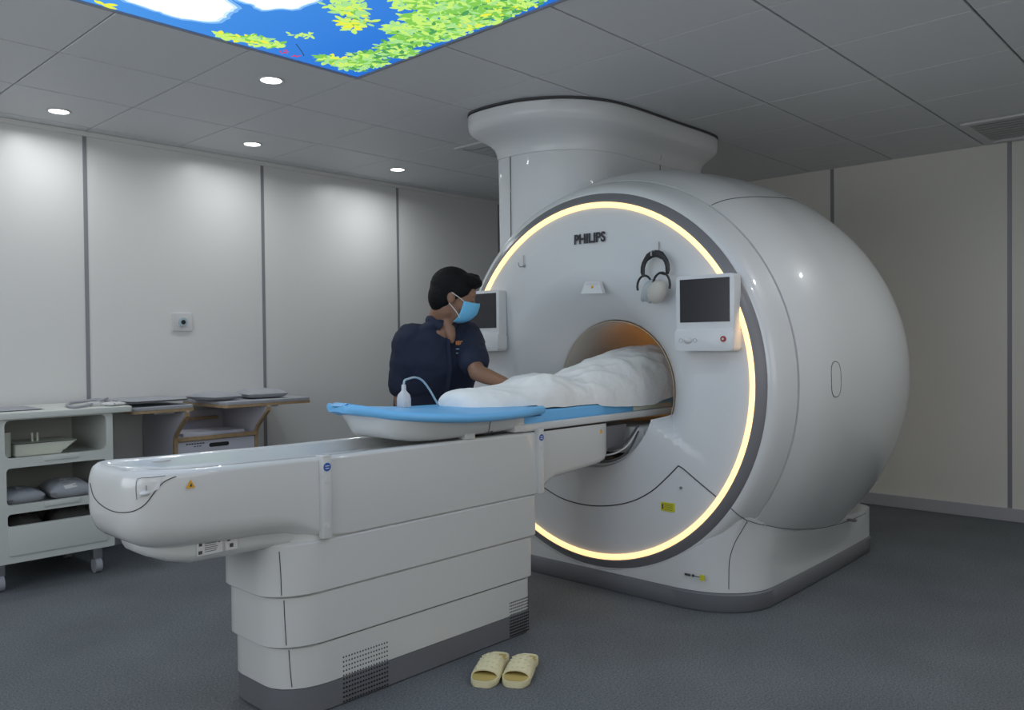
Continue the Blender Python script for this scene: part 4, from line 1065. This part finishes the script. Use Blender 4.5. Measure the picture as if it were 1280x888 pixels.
# ============================================================ WALL CONSOLE
con = thing('wall_console', 'white storage console with plywood edges and two cantilevered wings at the left wall', 'console', (0,1.7,0))
def wing(x, label):
    prof = [(1.945,.0),(1.945,.842),(1.335,.842),(1.345,.815),(1.42,.755),(1.475,.71),(1.50,.675),(1.505,.63),(1.505,.0)]
    bm = nb(); prism(bm, prof, 'x', x-.009, x+.009); o = finish('side_panel', bm, 'laminate', con, smooth=False)
    bm = nb(); e = [(1.340,.842),(1.345,.812),(1.42,.752),(1.475,.707),(1.498,.675),(1.505,.63),(1.505,.0)]
    loft(bm, [[(x-.0105,y-.0035,z),(x+.0105,y-.0035,z),(x+.0105,y+.0035+.014,z+.002),(x-.0105,y+.0035+.014,z+.002)] for y, z in e]); finish('plywood_edge', bm, 'ply', o, smooth=False)
wing(-.262,''); wing(.262,'')
for (xa, xb) in ((-.565,-.205),(-.02,.585)):
    bm = nb(); prism(bm, rrect(xa,xb,1.36,1.945,.03,4), 'z', .842, .858, 0); o = finish('wing_top', bm, 'ply', con)
    bm = nb(); prism(bm, rrect(xa+.003,xb-.003,1.363,1.944,.03,4), 'z', .858, .878, .004); finish('wing_pad', bm, 'greypad', o)
    bm = nb(); box(bm, ((xa+xb)/2-.06,1.37,.832),((xa+xb)/2+.06,1.50,.842),.003); finish('wing_bracket', bm, 'metal', o)
bm = nb(); box(bm, (-.253,1.50,.655),(.253,1.945,.672)); box(bm, (-.20,1.54,.672),(.20,1.80,.690),.003); finish('desk_surface', bm, 'laminate', con, smooth=False)
bm = nb(); box(bm, (-.253,1.488,.650),(.253,1.500,.674)); finish('plywood_edge', bm, 'ply', con, smooth=False)
bm = nb(); box(bm, (-.253,1.88,.737),(.20,1.945,.755)); finish('back_ledge', bm, 'ply', con, smooth=False)
bm = nb(); box(bm, (-.253,1.925,.02),(.253,1.945,.80)); finish('back_panel', bm, 'laminate', con, smooth=False)
bm = nb(); box(bm, (-.250,1.505,.06),(.250,1.52,.646),.002); d_ = finish('drawer_front', bm, 'laminate', con, smooth=False)
bm = nb(); prism(bm, rrect(-.055,.075,.600,.625,.012,4), 'y', 1.5035, 1.5065); finish('hand_slot', bm, 'dark', d_)
bm = nb()
for k in range(7): box(bm, (-.20+.017*k,1.5035,.625),(-.188+.017*k,1.5055,.632))
for k in range(3): box(bm, (-.15+.017*k,1.5035,.610),(-.140+.017*k,1.5055,.616))
finish('drawer_print', bm, 'line', d_, smooth=False)
bm = nb(); box(bm, (-.253,1.53,.0),(.253,1.92,.04)); finish('console_plinth', bm, 'laminate', con, smooth=False)

# pads on the console
def slab(label, x0, x1, y0, y1, z, th, rot=0, m='greypad', name='positioning_pad', grp='pads on the wall console'):
    t = thing(name, label, 'pad', ((x0+x1)/2,(y0+y1)/2,z), grp)
    cx_, cy_ = (x0+x1)/2, (y0+y1)/2; R_ = Matrix.Rotation(rot,3,'Z')
    bm = nb(); out = rrect(x0-cx_,x1-cx_,y0-cy_,y1-cy_,.04,5)
    def rg(z_, k): return [Vector((cx_,cy_,z_))+R_@Vector((p[0]*k,p[1]*k,.012*(p[0]/(x1-x0))**2)) for p in out]
    loft(bm, [rg(z,.96),rg(z+th*.3,1),rg(z+th*.7,1),rg(z+th,.96)]); finish('pad_body', bm, m, t)
    bm = nb(); tube(bm, rg(z+th*.5,1.002), .003, 5, closed=True); finish('piping', bm, 'darkpad', t)
slab('flat grey rounded pad lying on the left wing of the console by the trolley', -.585,-.225,1.40,1.76, .8985,.016, .08)
def cushion(label, c, sx, sy, sz, rot, seed):
    o = pillow('sandbag', label, c, sx, sy, sz, 'greypad', 'sandbag', rot, 'sandbags on the raised console wing', None, seed); return o
cushion('flat grey sandbag at the left end of the raised console wing', (.04,1.62,.879), .22,.30,.050,.2,11)
cushion('puffy grey sandbag lying right of the other on the raised console wing', (.345,1.58,.879), .27,.26,.060,-.15,12)

# ============================================================ LIGHT
win = thing('tmp', None, None); bpy.data.objects.remove(win)
emi('fill_glow', (.90,.95,1.0), 2.6); emi('fill_glow2', (1,.97,.93), 1.6)  # glow of the two fill panels added out of view
bm = nb(); plate(bm, [(-2.9,.85),(.8,.85),(.8,2.2),(-2.9,2.2)], [[(-2.84,.91),(.74,.91),(.74,2.14),(-2.84,2.14)]], 'x', XB-.01, XB+.03)
wf = struct('fill_panel_1', bm, 'labelw', smooth=False)  # unseen window shape, added behind the camera as fill light
bm = nb(); box(bm, (XB+.001,-2.84,.91),(XB+.008,.74,2.14)); finish('fill_pane', bm, 'fill_glow', wf, smooth=False)
bm = nb(); plate(bm, [(-3.2,.85),(.2,.85),(.2,2.2),(-3.2,2.2)], [[(-3.14,.91),(.14,.91),(.14,2.14),(-3.14,2.14)]], 'y', YR-.01, YR+.03)
wf = struct('fill_panel_2', bm, 'labelw', smooth=False)  # second unseen window shape, added to brighten barrel side and far wall
bm = nb(); box(bm, (-3.14,YR+.001,.91),(.14,YR+.008,2.14)); finish('fill_pane', bm, 'fill_glow2', wf, smooth=False)
w = bpy.data.worlds.new('world'); sc.world = w; w.use_nodes = True
w.node_tree.nodes['Background'].inputs[0].default_value = (.5,.55,.6,1); w.node_tree.nodes['Background'].inputs[1].default_value = .05
